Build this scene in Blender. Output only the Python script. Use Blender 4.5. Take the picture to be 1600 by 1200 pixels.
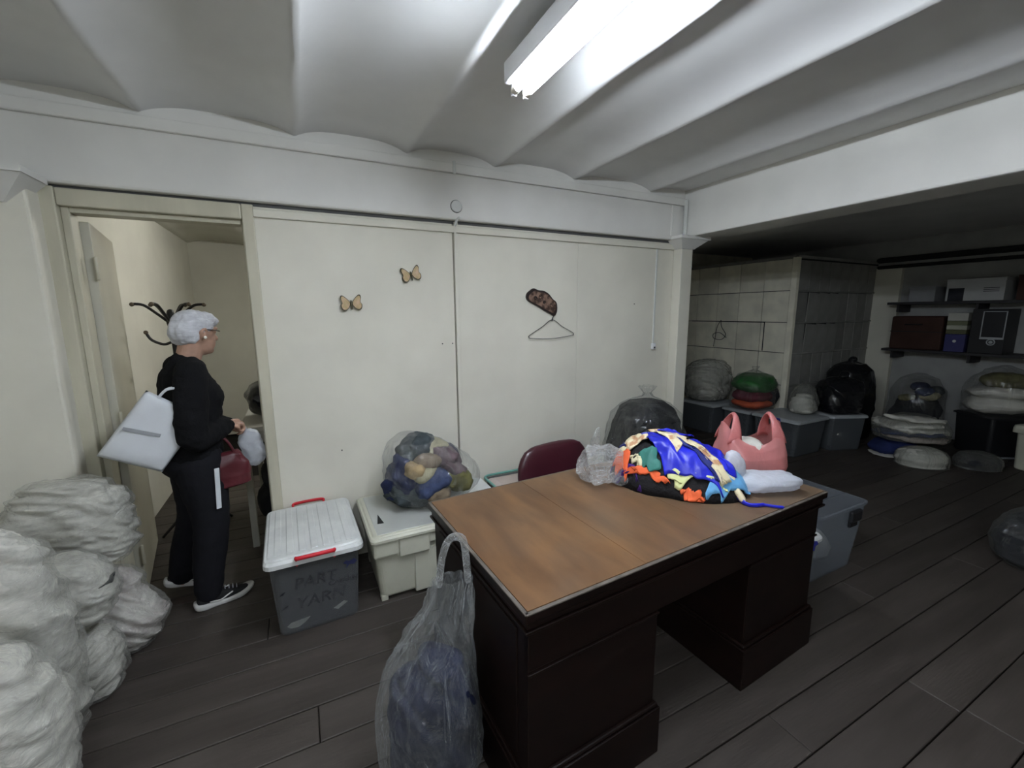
import bpy, bmesh, math, random
from mathutils import Vector, Matrix, noise
for o in list(bpy.data.objects): bpy.data.objects.remove(o)
SC = bpy.context.scene
COL = SC.collection
PI = math.pi

# ------------------------------------------------------------------ camera
cam_d = bpy.data.cameras.new('camera'); cam_d.sensor_width = 36.0; cam_d.lens = 36.0*667/1600
cam_d.clip_start = 0.02
cam = bpy.data.objects.new('camera', cam_d); COL.objects.link(cam)
RT = ((0.89576923,-0.07939286,0.43737199),(-0.44446135,-0.14406865,0.88413705),(-0.00718258,-0.98637772,-0.16433932))
M = Matrix.Identity(4)
for i in range(3):
    M[i][0] = RT[i][0]; M[i][1] = -RT[i][1]; M[i][2] = -RT[i][2]
M[2][3] = 1.55
cam.matrix_world = M
SC.camera = cam
# ------------------------------------------------------------------ world, exposure
w = bpy.data.worlds.new('world'); SC.world = w; w.use_nodes = True
w.node_tree.nodes['Background'].inputs[0].default_value = (0.5,0.55,0.6,1)
w.node_tree.nodes['Background'].inputs[1].default_value = 0.0
SC.view_settings.view_transform = 'Standard'; SC.view_settings.look = 'None'
SC.view_settings.gamma = 1.0; SC.view_settings.use_curve_mapping = False
SC.view_settings.exposure = 2.20
TUBE = 34.0          # radiance of the fluorescent tubes
ADDED_INNER_TUBE = 56.0
try:
    SC.cycles.transparent_max_bounces = 24
except Exception: pass

# ------------------------------------------------------------------ helpers
def tag(o, label=None, cat=None, group=None, kind=None):
    if label: o['label'] = label
    if cat: o['category'] = cat
    if group: o['group'] = group
    if kind: o['kind'] = kind
    return o
def empty(name, loc=(0,0,0), rot=(0,0,0), parent=None):
    o = bpy.data.objects.new(name, None); COL.objects.link(o)
    o.empty_display_size = 0.05
    o.location = loc; o.rotation_euler = rot
    if parent: o.parent = parent
    return o
def thing(name, label, cat, loc=(0,0,0), rot=(0,0,0), group=None):
    if not isinstance(rot,(tuple,list)): rot = (0,0,rot)
    return tag(empty(name, loc, rot), label, cat, group)
def link(name, me, mat=None, parent=None, loc=None, rot=None, smooth=False):
    o = bpy.data.objects.new(name, me); COL.objects.link(o)
    if mat is not None and not me.materials: me.materials.append(mat)
    if parent: o.parent = parent
    if loc is not None: o.location = loc
    if rot is not None: o.rotation_euler = rot
    if smooth:
        for p in me.polygons: p.use_smooth = True
    return o
def from_bm(name, bm, mat, parent=None, loc=None, rot=None, smooth=False, norm=True):
    if norm: bmesh.ops.recalc_face_normals(bm, faces=bm.faces)
    me = bpy.data.meshes.new(name); bm.to_mesh(me); bm.free()
    return link(name, me, mat, parent, loc, rot, smooth)
def add_box(bm, lo, hi, bevel=0.0, seg=2, mtx=None):
    r = bmesh.ops.create_cube(bm, size=1.0)
    vs = r['verts']
    for v in vs:
        v.co = Vector(((lo[0]+hi[0])/2+v.co.x*(hi[0]-lo[0]), (lo[1]+hi[1])/2+v.co.y*(hi[1]-lo[1]), (lo[2]+hi[2])/2+v.co.z*(hi[2]-lo[2])))
    if mtx is not None:
        for v in vs: v.co = mtx @ v.co
    if bevel > 0:
        es = list({e for v in vs for e in v.link_edges})
        bmesh.ops.bevel(bm, geom=es, offset=bevel, segments=seg, affect='EDGES', profile=0.5)
def box(name, lo, hi, mat, parent=None, bevel=0.0, seg=2, loc=None, rot=None, smooth=False):
    bm = bmesh.new(); add_box(bm, lo, hi, bevel, seg)
    return from_bm(name, bm, mat, parent, loc, rot, smooth)
def frames(pts):
    n = len(pts); T = []
    for i in range(n):
        a = pts[max(0,i-1)]; b = pts[min(n-1,i+1)]
        T.append((b-a).normalized())
    ref = Vector((0,0,1)) if abs(T[0].z) < 0.9 else Vector((1,0,0))
    N = [(ref - T[0]*ref.dot(T[0])).normalized()]
    for i in range(1,n):
        v = N[-1]-T[i]*N[-1].dot(T[i]); N.append(v.normalized())
    return T, N
def add_tube(bm, pts, radii, seg=12, closed=False, flat=1.0, caps='round'):
    pts = [Vector(p) for p in pts]
    if not isinstance(radii,(list,tuple)): radii = [radii]*len(pts)
    radii = list(radii)
    T, N = frames(pts)
    if caps == 'round' and not closed:
        p0, r0, t0, n0 = pts[0], radii[0], T[0], N[0]; p1, r1, t1, n1 = pts[-1], radii[-1], T[-1], N[-1]
        pre = [(p0-t0*r0*math.cos(a), r0*math.sin(a)) for a in (0.15,0.5,1.0)]
        post = [(p1+t1*r1*math.cos(a), r1*math.sin(a)) for a in (1.0,0.5,0.15)]
        pts = [p for p,_ in pre]+pts+[p for p,_ in post]
        radii = [r for _,r in pre]+radii+[r for _,r in post]
        T = [t0]*3+T+[t1]*3; N = [n0]*3+N+[n1]*3
    rows = []
    for p, r, t, n in zip(pts, radii, T, N):
        b = t.cross(n)
        rows.append([bm.verts.new(p + n*math.cos(2*PI*k/seg)*r + b*math.sin(2*PI*k/seg)*r*flat) for k in range(seg)])
    m = len(rows)
    for i in range(m if closed else m-1):
        A = rows[i]; B = rows[(i+1)%m]
        for k in range(seg):
            bm.faces.new((A[k],A[(k+1)%seg],B[(k+1)%seg],B[k]))
    if not closed:
        bm.faces.new(rows[0][::-1]); bm.faces.new(rows[-1])
def tube(name, pts, radii, mat, parent=None, seg=12, closed=False, flat=1.0, loc=None, rot=None):
    bm = bmesh.new(); add_tube(bm, pts, radii, seg, closed, flat)
    return from_bm(name, bm, mat, parent, loc, rot, True)
def spline(ctrl, n=40, closed=False):
    P = [Vector(c) for c in ctrl]; m = len(P); out = []
    segs = m if closed else m-1
    for i in range(n):
        s = i/(n if closed else n-1)*segs; k = min(int(s), segs-1); t = s-k
        if closed: a,b,c,d = P[(k-1)%m],P[k%m],P[(k+1)%m],P[(k+2)%m]
        else: a,b,c,d = P[max(k-1,0)],P[k],P[k+1],P[min(k+2,m-1)]
        out.append(0.5*((2*b)+(c-a)*t+(2*a-5*b+4*c-d)*t*t+(3*b-a-3*c+d)*t**3))
    return out
def lerp_list(L, t):
    # L: list of tuples with first element the key in increasing order, smooth interpolation
    if t <= L[0][0]: return L[0][1:]
    for i in range(len(L)-1):
        if t <= L[i+1][0]:
            s = (t-L[i][0])/max(1e-9,(L[i+1][0]-L[i][0])); s = s*s*(3-2*s)*0.5+s*0.5
            return tuple(a+(b-a)*s for a,b in zip(L[i][1:],L[i+1][1:]))
    return L[-1][1:]
def ring_mesh(bm, rings, cap=True):
    rows = [[bm.verts.new(p) for p in r] for r in rings]
    n = len(rows[0])
    for A,B in zip(rows[:-1],rows[1:]):
        for k in range(n): bm.faces.new((A[k],A[(k+1)%n],B[(k+1)%n],B[k]))
    if cap:
        bm.faces.new(rows[0][::-1]); bm.faces.new(rows[-1])
    return rows
def rrect(wd, dp, r, z, cx=0, cy=0, n=5):
    out = []
    r = min(r, wd/2-1e-4, dp/2-1e-4)
    for (sx,sy,a0) in ((1,1,0),(-1,1,PI/2),(-1,-1,PI),(1,-1,1.5*PI)):
        for k in range(n):
            a = a0+PI/2*k/(n-1)
            out.append(Vector((cx+sx*(wd/2-r)+r*math.cos(a), cy+sy*(dp/2-r)+r*math.sin(a), z)))
    return out
def superpt(th, rx, ry, pw):
    c, s = math.cos(th), math.sin(th)
    return rx*math.copysign(abs(c)**(2/pw), c), ry*math.copysign(abs(s)**(2/pw), s)
def nz(p, s, off): return noise.noise(Vector((p[0]*s+off, p[1]*s-off*0.7, p[2]*s+off*1.3)))
def loft(name, prof, mat, parent=None, nseg=48, nlev=40, disp=None, cap=True, loc=None, rot=None, smooth=True):
    """prof: (z, cx, cy, rx, ry, power) keyed on running parameter = index"""
    L = [(i,)+tuple(p) for i,p in enumerate(prof)]
    rings = []
    for j in range(nlev):
        t = j/(nlev-1); z,cx,cy,rx,ry,pw = lerp_list(L, t*(len(prof)-1))
        row = []
        for k in range(nseg):
            th = 2*PI*k/nseg
            x,y = superpt(th, rx, ry, pw)
            p = Vector((cx+x, cy+y, z))
            if disp:
                nrm = Vector((x/max(rx,1e-4), y/max(ry,1e-4), 0))
                if nrm.length > 0: nrm.normalize()
                d = disp(p, th, t)
                if isinstance(d, Vector): p = p+d
                else:
                    k2 = min(1.0, rx/0.06)
                    p = p+Vector((nrm.x*d*k2, nrm.y*d*k2, d*0.35 if t>0.55 else 0))
            row.append(p)
        rings.append(row)
    bm = bmesh.new(); ring_mesh(bm, rings, cap)
    return from_bm(name, bm, mat, parent, loc, rot, smooth)
def bake(o, mods):
    """apply a list of (type, settings) modifiers so the object keeps a plain mesh"""
    for typ, st in mods:
        m = o.modifiers.new(typ, typ)
        for k,v in st.items(): setattr(m, k, v)
    dg = bpy.context.evaluated_depsgraph_get(); dg.update()
    me = bpy.data.meshes.new_from_object(o.evaluated_get(dg))
    old = o.data
    o.modifiers.clear(); o.data = me
    if not me.materials and old.materials: me.materials.append(old.materials[0])
    for p in me.polygons: p.use_smooth = True
    return o

# ------------------------------------------------------------------ materials
def _nt(name):
    m = bpy.data.materials.new(name); m.use_nodes = True
    nt = m.node_tree; nt.nodes.clear()
    out = nt.nodes.new('ShaderNodeOutputMaterial')
    return m, nt, out
def _coords(nt, stretch=(1,1,1), src='Object'):
    tc = nt.nodes.new('ShaderNodeTexCoord'); mp = nt.nodes.new('ShaderNodeMapping')
    mp.inputs['Scale'].default_value = stretch
    nt.links.new(tc.outputs[src], mp.inputs['Vector'])
    return mp.outputs['Vector']
def mat(name, c, rough=0.6, spec=0.35, metal=0.0, var=0.08, vscale=4.0, c2=None, bump=0.0, bscale=30.0, stretch=(1,1,1), randv=0.0, emit=None, contrast=(0.35,0.65), sheen=0.0):
    m, nt, out = _nt(name)
    b = nt.nodes.new('ShaderNodeBsdfPrincipled')
    nt.links.new(b.outputs[0], out.inputs[0])
    b.inputs['Roughness'].default_value = rough; b.inputs['Metallic'].default_value = metal
    b.inputs['Specular IOR Level'].default_value = spec
    if sheen: b.inputs['Sheen Weight'].default_value = sheen
    vec = _coords(nt, stretch)
    n = nt.nodes.new('ShaderNodeTexNoise'); n.inputs['Scale'].default_value = vscale; n.inputs['Detail'].default_value = 6
    nt.links.new(vec, n.inputs['Vector'])
    r = nt.nodes.new('ShaderNodeValToRGB')
    lo = tuple(max(0,x*(1-var)) for x in c); hi = tuple(min(1,x*(1+var)) for x in c) if c2 is None else c2
    if c2 is not None: lo = c
    r.color_ramp.elements[0].position = contrast[0]; r.color_ramp.elements[1].position = contrast[1]
    r.color_ramp.elements[0].color = (*lo,1); r.color_ramp.elements[1].color = (*hi,1)
    nt.links.new(n.outputs['Fac'], r.inputs['Fac'])
    colsock = r.outputs['Color']
    if randv:
        oi = nt.nodes.new('ShaderNodeObjectInfo'); mr = nt.nodes.new('ShaderNodeMapRange')
        mr.inputs['To Min'].default_value = 1-randv; mr.inputs['To Max'].default_value = 1+randv
        nt.links.new(oi.outputs['Random'], mr.inputs['Value'])
        mx = nt.nodes.new('ShaderNodeVectorMath'); mx.operation = 'SCALE'
        nt.links.new(colsock, mx.inputs[0]); nt.links.new(mr.outputs[0], mx.inputs['Scale'])
        colsock = mx.outputs[0]
    nt.links.new(colsock, b.inputs['Base Color'])
    if bump:
        n2 = nt.nodes.new('ShaderNodeTexNoise'); n2.inputs['Scale'].default_value = bscale; n2.inputs['Detail'].default_value = 5
        nt.links.new(vec, n2.inputs['Vector'])
        bp = nt.nodes.new('ShaderNodeBump'); bp.inputs['Strength'].default_value = bump; bp.inputs['Distance'].default_value = 0.01
        nt.links.new(n2.outputs['Fac'], bp.inputs['Height']); nt.links.new(bp.outputs[0], b.inputs['Normal'])
    if emit:
        b.inputs['Emission Color'].default_value = (*emit[0],1); b.inputs['Emission Strength'].default_value = emit[1]
    return m
def film(name, tint=(0.93,0.94,0.93), milk=0.12, edge=0.45, white=(0.75,0.76,0.74), rough=0.12, bscale=9.0, bstr=0.6, stretch=(1,1,0.35), ior=1.5, trans=0.5, crease=0.16):
    """thin plastic film: lets light through, milky where it is seen edge-on, glossy and wrinkled"""
    m, nt, out = _nt(name); N = nt.nodes.new; L = nt.links.new
    vec = _coords(nt, stretch)
    n = N('ShaderNodeTexNoise'); n.inputs['Scale'].default_value = bscale; n.inputs['Detail'].default_value = 4; n.inputs['Distortion'].default_value = 1.2
    L(vec, n.inputs['Vector'])
    rg = N('ShaderNodeTexNoise'); rg.noise_type = 'RIDGED_MULTIFRACTAL'; rg.normalize = True
    rg.inputs['Scale'].default_value = bscale*0.55; rg.inputs['Detail'].default_value = 3; rg.inputs['Distortion'].default_value = 0.6
    L(vec, rg.inputs['Vector'])
    sm = N('ShaderNodeMath'); sm.operation = 'MULTIPLY_ADD'; sm.inputs[1].default_value = 0.8; L(rg.outputs['Fac'], sm.inputs[0]); L(n.outputs['Fac'], sm.inputs[2])
    bp = N('ShaderNodeBump'); bp.inputs['Strength'].default_value = bstr; bp.inputs['Distance'].default_value = 0.055
    L(sm.outputs[0], bp.inputs['Height'])
    tr = N('ShaderNodeBsdfTransparent'); tr.inputs[0].default_value = (*tint,1)
    df = N('ShaderNodeBsdfDiffuse'); df.inputs[0].default_value = (*white,1)
    tl = N('ShaderNodeBsdfTranslucent'); tl.inputs[0].default_value = (*white,1)
    mk = N('ShaderNodeMixShader'); mk.inputs[0].default_value = trans
    L(df.outputs[0], mk.inputs[1]); L(tl.outputs[0], mk.inputs[2])
    lw = N('ShaderNodeLayerWeight'); lw.inputs['Blend'].default_value = 0.35; L(bp.outputs[0], lw.inputs['Normal'])
    mr = N('ShaderNodeMapRange'); mr.inputs['To Min'].default_value = milk; mr.inputs['To Max'].default_value = min(1,milk+edge)
    L(lw.outputs['Facing'], mr.inputs['Value'])
    cr = N('ShaderNodeMapRange'); cr.inputs['From Min'].default_value = 0.62; cr.inputs['From Max'].default_value = 0.95; cr.inputs['To Max'].default_value = crease
    L(rg.outputs['Fac'], cr.inputs['Value'])
    su = N('ShaderNodeMath'); su.operation = 'ADD'; su.use_clamp = True; L(mr.outputs[0], su.inputs[0]); L(cr.outputs[0], su.inputs[1])
    m1 = N('ShaderNodeMixShader'); L(su.outputs[0], m1.inputs[0]); L(tr.outputs[0], m1.inputs[1]); L(mk.outputs[0], m1.inputs[2])
    gl = N('ShaderNodeBsdfGlossy'); gl.inputs['Roughness'].default_value = rough; L(bp.outputs[0], gl.inputs['Normal'])
    fr = N('ShaderNodeFresnel'); fr.inputs['IOR'].default_value = ior; L(bp.outputs[0], fr.inputs['Normal'])
    cl_ = N('ShaderNodeMath'); cl_.operation = 'MINIMUM'; cl_.inputs[1].default_value = 0.15; L(fr.outputs[0], cl_.inputs[0])
    m2 = N('ShaderNodeMixShader'); L(cl_.outputs[0], m2.inputs[0]); L(m1.outputs[0], m2.inputs[1]); L(gl.outputs[0], m2.inputs[2])
    L(m2.outputs[0], out.inputs[0])
    return m
def emission(name, c, s):
    m, nt, out = _nt(name); e = nt.nodes.new('ShaderNodeEmission')
    e.inputs[0].default_value = (*c,1); e.inputs[1].default_value = s
    nt.links.new(e.outputs[0], out.inputs[0]); return m

W = {}
W['wall'] = mat('wall_paint', (0.67,0.645,0.555), 0.75, 0.2, var=0.05, vscale=2.2, bump=0.04, bscale=60)
W['inner'] = mat('inner_wall_paint', (0.62,0.605,0.53), 0.75, 0.2, var=0.06, vscale=1.8, bump=0.04, bscale=50)
W['ceil'] = mat('ceiling_paint', (0.735,0.73,0.72), 0.7, 0.25, var=0.04, vscale=3, bump=0.05, bscale=25)
W['beam'] = mat('beam_paint', (0.72,0.71,0.675), 0.7, 0.25, var=0.04, vscale=3, bump=0.06, bscale=18)
W['frame'] = mat('frame_gloss_paint', (0.52,0.49,0.38), 0.42, 0.4, var=0.07, vscale=3, stretch=(4,4,0.6), bump=0.04, bscale=40)
W['leaf'] = mat('door_leaf_paint', (0.50,0.48,0.39), 0.5, 0.35, var=0.07, vscale=2.0)
W['block'] = mat('partition_paint', (0.80,0.76,0.63), 0.7, 0.2, var=0.10, vscale=5, randv=0.10, bump=0.08, bscale=30)
W['block2'] = mat('louvre_paint', (0.25,0.245,0.23), 0.7, 0.2, var=0.12, vscale=5, randv=0.16)
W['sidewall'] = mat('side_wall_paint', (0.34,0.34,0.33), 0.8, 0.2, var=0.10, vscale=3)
W['gapgrey'] = mat('gap_shade_grey', (0.10,0.10,0.10), 0.9, 0.1)  # grey that paints in the shade of the gap under the beam
W['darkgap'] = mat('near_black', (0.03,0.03,0.03), 0.9, 0.1)  # near-black tone for joints, slots, edges and pipes
W['plank'] = mat('old_floor_plank', (0.038,0.031,0.026), 0.55, 0.30, c2=(0.070,0.058,0.050), vscale=2.5, stretch=(0.6,5,5), randv=0.16, bump=0.15, bscale=22, contrast=(0.3,0.75))
W['subfloor'] = mat('subfloor_dark', (0.012,0.011,0.010), 0.9, 0.1)  # very dark base that shows between the boards
W['tube'] = emission('fluorescent_tube_glass', (0.82,0.90,1.0), TUBE)
W['tube2'] = emission('added_inner_tube_glass', (0.97,0.97,0.93), ADDED_INNER_TUBE)
W['enamel'] = mat('white_enamel', (0.75,0.76,0.78), 0.35, 0.4, var=0.03)
W['capgrey'] = mat('lamp_cap', (0.55,0.52,0.45), 0.4, 0.4)
W['pvc'] = mat('white_pvc', (0.62,0.63,0.60), 0.45, 0.35, var=0.04)

# ================================================================== SETTING
YW = 2.75      # front plane of the partition wall
XL = -1.45; XR = 7.0; YB = -2.6; YF = 6.5
def struct(o): o['kind'] = 'structure'; return o

# ---- floor with individual boards
fl = struct(box('floor', (XL-0.1,YB,-0.08), (XR+0.1,YF+0.1,-0.022), W['subfloor']))
random.seed(4)
pitch = 1.5/9
meshes = {}
k0 = math.floor((-0.9-2.01)/pitch)
for k in range(k0, 16):
    y0 = 2.01+k*pitch
    x = XL-random.random()*1.2
    while x < XR:
        ln = random.choice((2.0,2.4,2.8,3.2)); key = ln
        if key not in meshes:
            bm = bmesh.new(); add_box(bm, (0,0,-0.022), (ln-0.003,pitch-0.005,0.0), 0.0025, 1)
            me = bpy.data.meshes.new('plank'); bmesh.ops.recalc_face_normals(bm, faces=bm.faces); bm.to_mesh(me); bm.free(); me.materials.append(W['plank']); meshes[key] = me
        o = bpy.data.objects.new('plank', meshes[key]); COL.objects.link(o); o.parent = fl
        o.location = (x, y0+0.0025, random.uniform(-0.0012,0.0))
        x += ln
# ---- vaulted ceiling of the front room
CUSP = [-1.83,-1.21,-0.59,0.06,0.66,1.22,1.84,2.56,3.2]
def ceil_z(x, y):
    for a,b in zip(CUSP[:-1],CUSP[1:]):
        da = 0.016*noise.noise(Vector((a*3,y*1.3,0)))+0.012*noise.noise(Vector((a*7,y*4.0,2))); db = 0.016*noise.noise(Vector((b*3,y*1.3,0)))+0.012*noise.noise(Vector((b*7,y*4.0,2)))
        if a+da <= x <= b+db:
            t = 2*(x-a-da)/(b+db-a-da)-1
            return 2.480+0.050*(1-abs(t)**3.4)
    return 2.49
bm = bmesh.new()
xs = [XL-0.1+(2.98-XL+0.1)*i/230 for i in range(231)]; ys = [YB+(2.72-YB)*j/70 for j in range(71)]
g = [[bm.verts.new((x,y,ceil_z(x,y))) for x in xs] for y in ys]
for j in range(70):
    for i in range(230): bm.faces.new((g[j][i],g[j+1][i],g[j+1][i+1],g[j][i+1]))
top = [[bm.verts.new((x,y,2.66)) for x in (xs[0],xs[-1])] for y in (ys[0],ys[-1])]
bm.faces.new((top[0][0],top[0][1],top[1][1],top[1][0]))
c = from_bm('ceiling', bm, W['ceil'], smooth=True, norm=False); struct(c)
struct(box('ceiling_side', (2.98,YB,2.44), (XR+0.1,5.0,2.6), W['ceil']))
# ---- beams
b1 = struct(box('trim_1', (XL,2.70,2.135), (2.95,2.92,2.56), W['beam'], bevel=0.012))
box('ledge', (XL,2.672,2.405), (2.915,2.70,2.462), W['beam'], b1, bevel=0.006)
box('conduit_tee', (0.925,2.664,2.395), (0.945,2.672,2.47), W['pvc'], b1, bevel=0.002)
b2 = struct(box('trim_2', (2.95,YB,2.16), (3.25,2.92,2.56), W['beam'], bevel=0.012))
# ---- partition wall
wb = struct(empty('wall_back', (0,0,0)))
box('wall_panel', (-0.17,YW,0), (0.938,YW+0.05,2.15), W['wall'], wb, bevel=0.002)
box('wall_panel', (0.944,YW,0), (1.92,YW+0.05,2.15), W['wall'], wb, bevel=0.002)
box('wall_panel', (1.922,YW+0.001,0), (2.90,YW+0.05,2.15), W['wall'], wb, bevel=0.0015)
box('moulding', (-0.17,YW-0.018,2.062), (2.89,YW,2.105), W['wall'], wb, bevel=0.006)
box('gap_shadow', (-1.0,YW-0.004,2.117), (2.89,YW+0.002,2.135), W['gapgrey'], wb)  # grey strip standing in for the shaded gap below the beam
box('cover_strip', (0.946,YW-0.008,0), (0.975,YW,2.13), W['wall'], wb, bevel=0.002)
box('wall_end', (2.90,YW,0), (3.02,YW+0.05,2.16), W['wall'], wb)
# ---- stub wall left of the door
ws = struct(box('wall_left_stub', (XL,2.62,0), (-0.985,2.92,2.14), W['wall'], bevel=0.01))
bm = bmesh.new()
def prism(bm, quad0, quad1):
    a = [bm.verts.new(p) for p in quad0]; b = [bm.verts.new(p) for p in quad1]
    n = len(a)
    for k in range(n): bm.faces.new((a[k],a[(k+1)%n],b[(k+1)%n],b[k]))
    bm.faces.new(a[::-1]); bm.faces.new(b)
prism(bm, [(-1.4,2.60,2.02),(-1.05,2.60,2.02),(-1.05,2.7,2.02),(-1.4,2.7,2.02)], [(-1.45,2.50,2.12),(-0.945,2.50,2.12),(-0.945,2.7,2.12),(-1.45,2.7,2.12)])
add_box(bm, (-1.45,2.49,2.12), (-0.94,2.7,2.145))
from_bm('capital', bm, W['beam'], ws)
# ---- column between the rooms
cl = struct(empty('wall_column', (0,0,0)))
box('shaft', (2.90,2.665,0), (3.03,2.79,2.09), W['wall'], cl, bevel=0.006)
bm = bmesh.new()
prism(bm, [(2.895,2.66,2.065),(3.035,2.66,2.065),(3.035,2.80,2.065),(2.895,2.80,2.065)], [(2.82,2.60,2.135),(3.13,2.60,2.135),(3.13,2.86,2.135),(2.82,2.86,2.135)])
add_box(bm, (2.81,2.59,2.135), (3.15,2.86,2.162), 0.003, 1)
from_bm('capital', bm, W['beam'], cl)
tube('downpipe', [(2.925,2.668,2.165),(2.925,2.668,2.44)], 0.017, W['pvc'], cl)
box('corner_batten', (2.795,2.688,2.165), (2.812,2.70,2.405), W['beam'], cl, bevel=0.002)
# ---- door frame and leaf
d1 = struct(empty('door_1', (0,0,0)))
box('jamb', (-1.02,YW-0.03,0), (-0.935,YW+0.12,2.125), W['frame'], d1, bevel=0.006)
box('jamb_stop', (-0.935,YW+0.01,0), (-0.905,YW+0.10,2.05), W['frame'], d1, bevel=0.004)
box('jamb', (-0.222,YW-0.012,0), (-0.166,YW+0.12,2.125), W['frame'], d1, bevel=0.006)
box('jamb_stop', (-0.229,YW+0.02,0), (-0.222,YW+0.10,2.05), W['frame'], d1, bevel=0.002)
box('head_jamb', (-0.935,YW-0.022,2.045), (-0.222,YW+0.12,2.122), W['frame'], d1, bevel=0.006)
box('head_stop', (-0.905,YW+0.012,2.022), (-0.229,YW+0.10,2.045), W['frame'], d1, bevel=0.003)
a = math.atan2(3.55-2.86, -1.015+0.90)
lf = box('door_leaf', (0,-0.02,0.012), (0.70,0.02,2.0), W['leaf'], d1, bevel=0.003, loc=(-0.895,2.865,0), rot=(0,0,a))
for z in (0.25,1.0,1.78): tube('hinge', [(-0.02,-0.026,z-0.05),(-0.02,-0.026,z+0.05)], 0.008, W['frame'], lf, seg=8)
box('threshold', (-0.935,YW,-0.002), (-0.22,YW+0.12,0.006), W['plank'], d1)
# ---- inner room behind the door
struct(box('wall_inner_left', (-1.25,2.92,0), (-1.12,YF,2.45), W['inner']))
struct(box('wall_inner_back', (-1.2,YF,0), (2.9,YF+0.1,2.45), W['inner']))
struct(box('wall_inner_right', (1.6,2.92,0), (1.7,YF,2.45), W['inner']))
bm = bmesh.new()
for j in range(60):
    pass
xs2 = [-1.2+2.9*i/60 for i in range(61)]
g = [[bm.verts.new((x,y,2.40+0.05*abs(math.sin((x+1.12)*PI/0.62))**0.7)) for x in xs2] for y in (2.8,YF)]
for i in range(60): bm.faces.new((g[0][i],g[1][i],g[1][i+1],g[0][i+1]))
struct(from_bm('ceiling_inner', bm, W['inner'], smooth=True, norm=False))
struct(box('wall_over_door', (-1.45,2.80,2.1), (2.9,2.92,2.6), W['inner']))
# ---- enclosing walls
struct(box('wall_left', (XL-0.1,YB,0), (XL,2.92,2.66), W['wall']))
struct(box('wall_front', (XL,YB-0.1,0), (XR,YB,2.66), W['wall']))
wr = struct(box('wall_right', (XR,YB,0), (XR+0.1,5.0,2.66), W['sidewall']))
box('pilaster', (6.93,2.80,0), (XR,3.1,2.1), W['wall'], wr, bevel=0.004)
for (z,r,y) in ((2.19,0.035,0),(2.10,0.022,0)):
    tube('pipe', [(6.93,-1.5,z),(6.93,3.05,z)], r, W['darkgap'], wr, seg=10)
struct(box('wall_side_back', (3.02,4.9,0), (XR,5.0,2.66), W['block']))
struct(box('wall_inner_side', (3.0,2.80,0), (3.02,4.9,2.44), W['block']))
# ---- panelled partition box in the side room
XP, YP = 5.2, 3.08
wp = struct(empty('wall_panelled', (0,0,0)))
box('core', (XP+0.012,YP+0.012,0), (XR,4.9,2.16), W['darkgap'], wp)
zr = [0.0,0.66,1.05,1.415,1.785,2.15]
for ci in range(5):
    y0 = YP+0.05+ci*0.325
    if y0+0.31 > 4.9: break
    for zi in range(5):
        dx = random.uniform(0,0.004)
        box('panel', (XP-0.004-dx,y0+0.005,zr[zi]+0.004), (XP+0.012,y0+0.320,zr[zi+1]-0.004), W['block'], wp, bevel=0.0025, seg=1)
box('corner_post', (XP-0.02,YP-0.02,0), (XP+0.035,YP+0.045,2.16), W['block'], wp, bevel=0.004)
box('top_rail', (XP-0.012,YP+0.03,2.15), (XP+0.02,4.9,2.18), W['block2'], wp)
box('top_rail', (XP,YP-0.012,2.15), (XR,YP+0.02,2.18), W['block2'], wp)
for ci in range(8):
    x0 = XP+0.04+ci*0.218
    for zi in range(5):
        tilt = 0.0
        o = box('slat_panel', (0.005,-0.004,0.003), (0.212,0.010,zr[zi+1]-zr[zi]-0.02), W['block2'], wp, bevel=0.002, seg=1, loc=(x0,YP,zr[zi]))
        if 1 <= ci <= 3 and zi in (2,3): o.rotation_euler = (0,math.radians(3.2),math.radians(-4)); o.location.y -= 0.004
for z in zr[1:5]: box('rail', (XP+0.035,YP-0.014,z-0.016), (XR,YP-0.002,z+0.004), W['block2'], wp, bevel=0.002)
# hatch on the panelled wall
box('hatch_edge', (XP-0.012,3.40,1.408), (XP-0.006,4.5,1.420), W['darkgap'], wp)
box('hatch_edge', (XP-0.012,3.40,1.06), (XP-0.006,3.41,1.42), W['darkgap'], wp)

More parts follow.
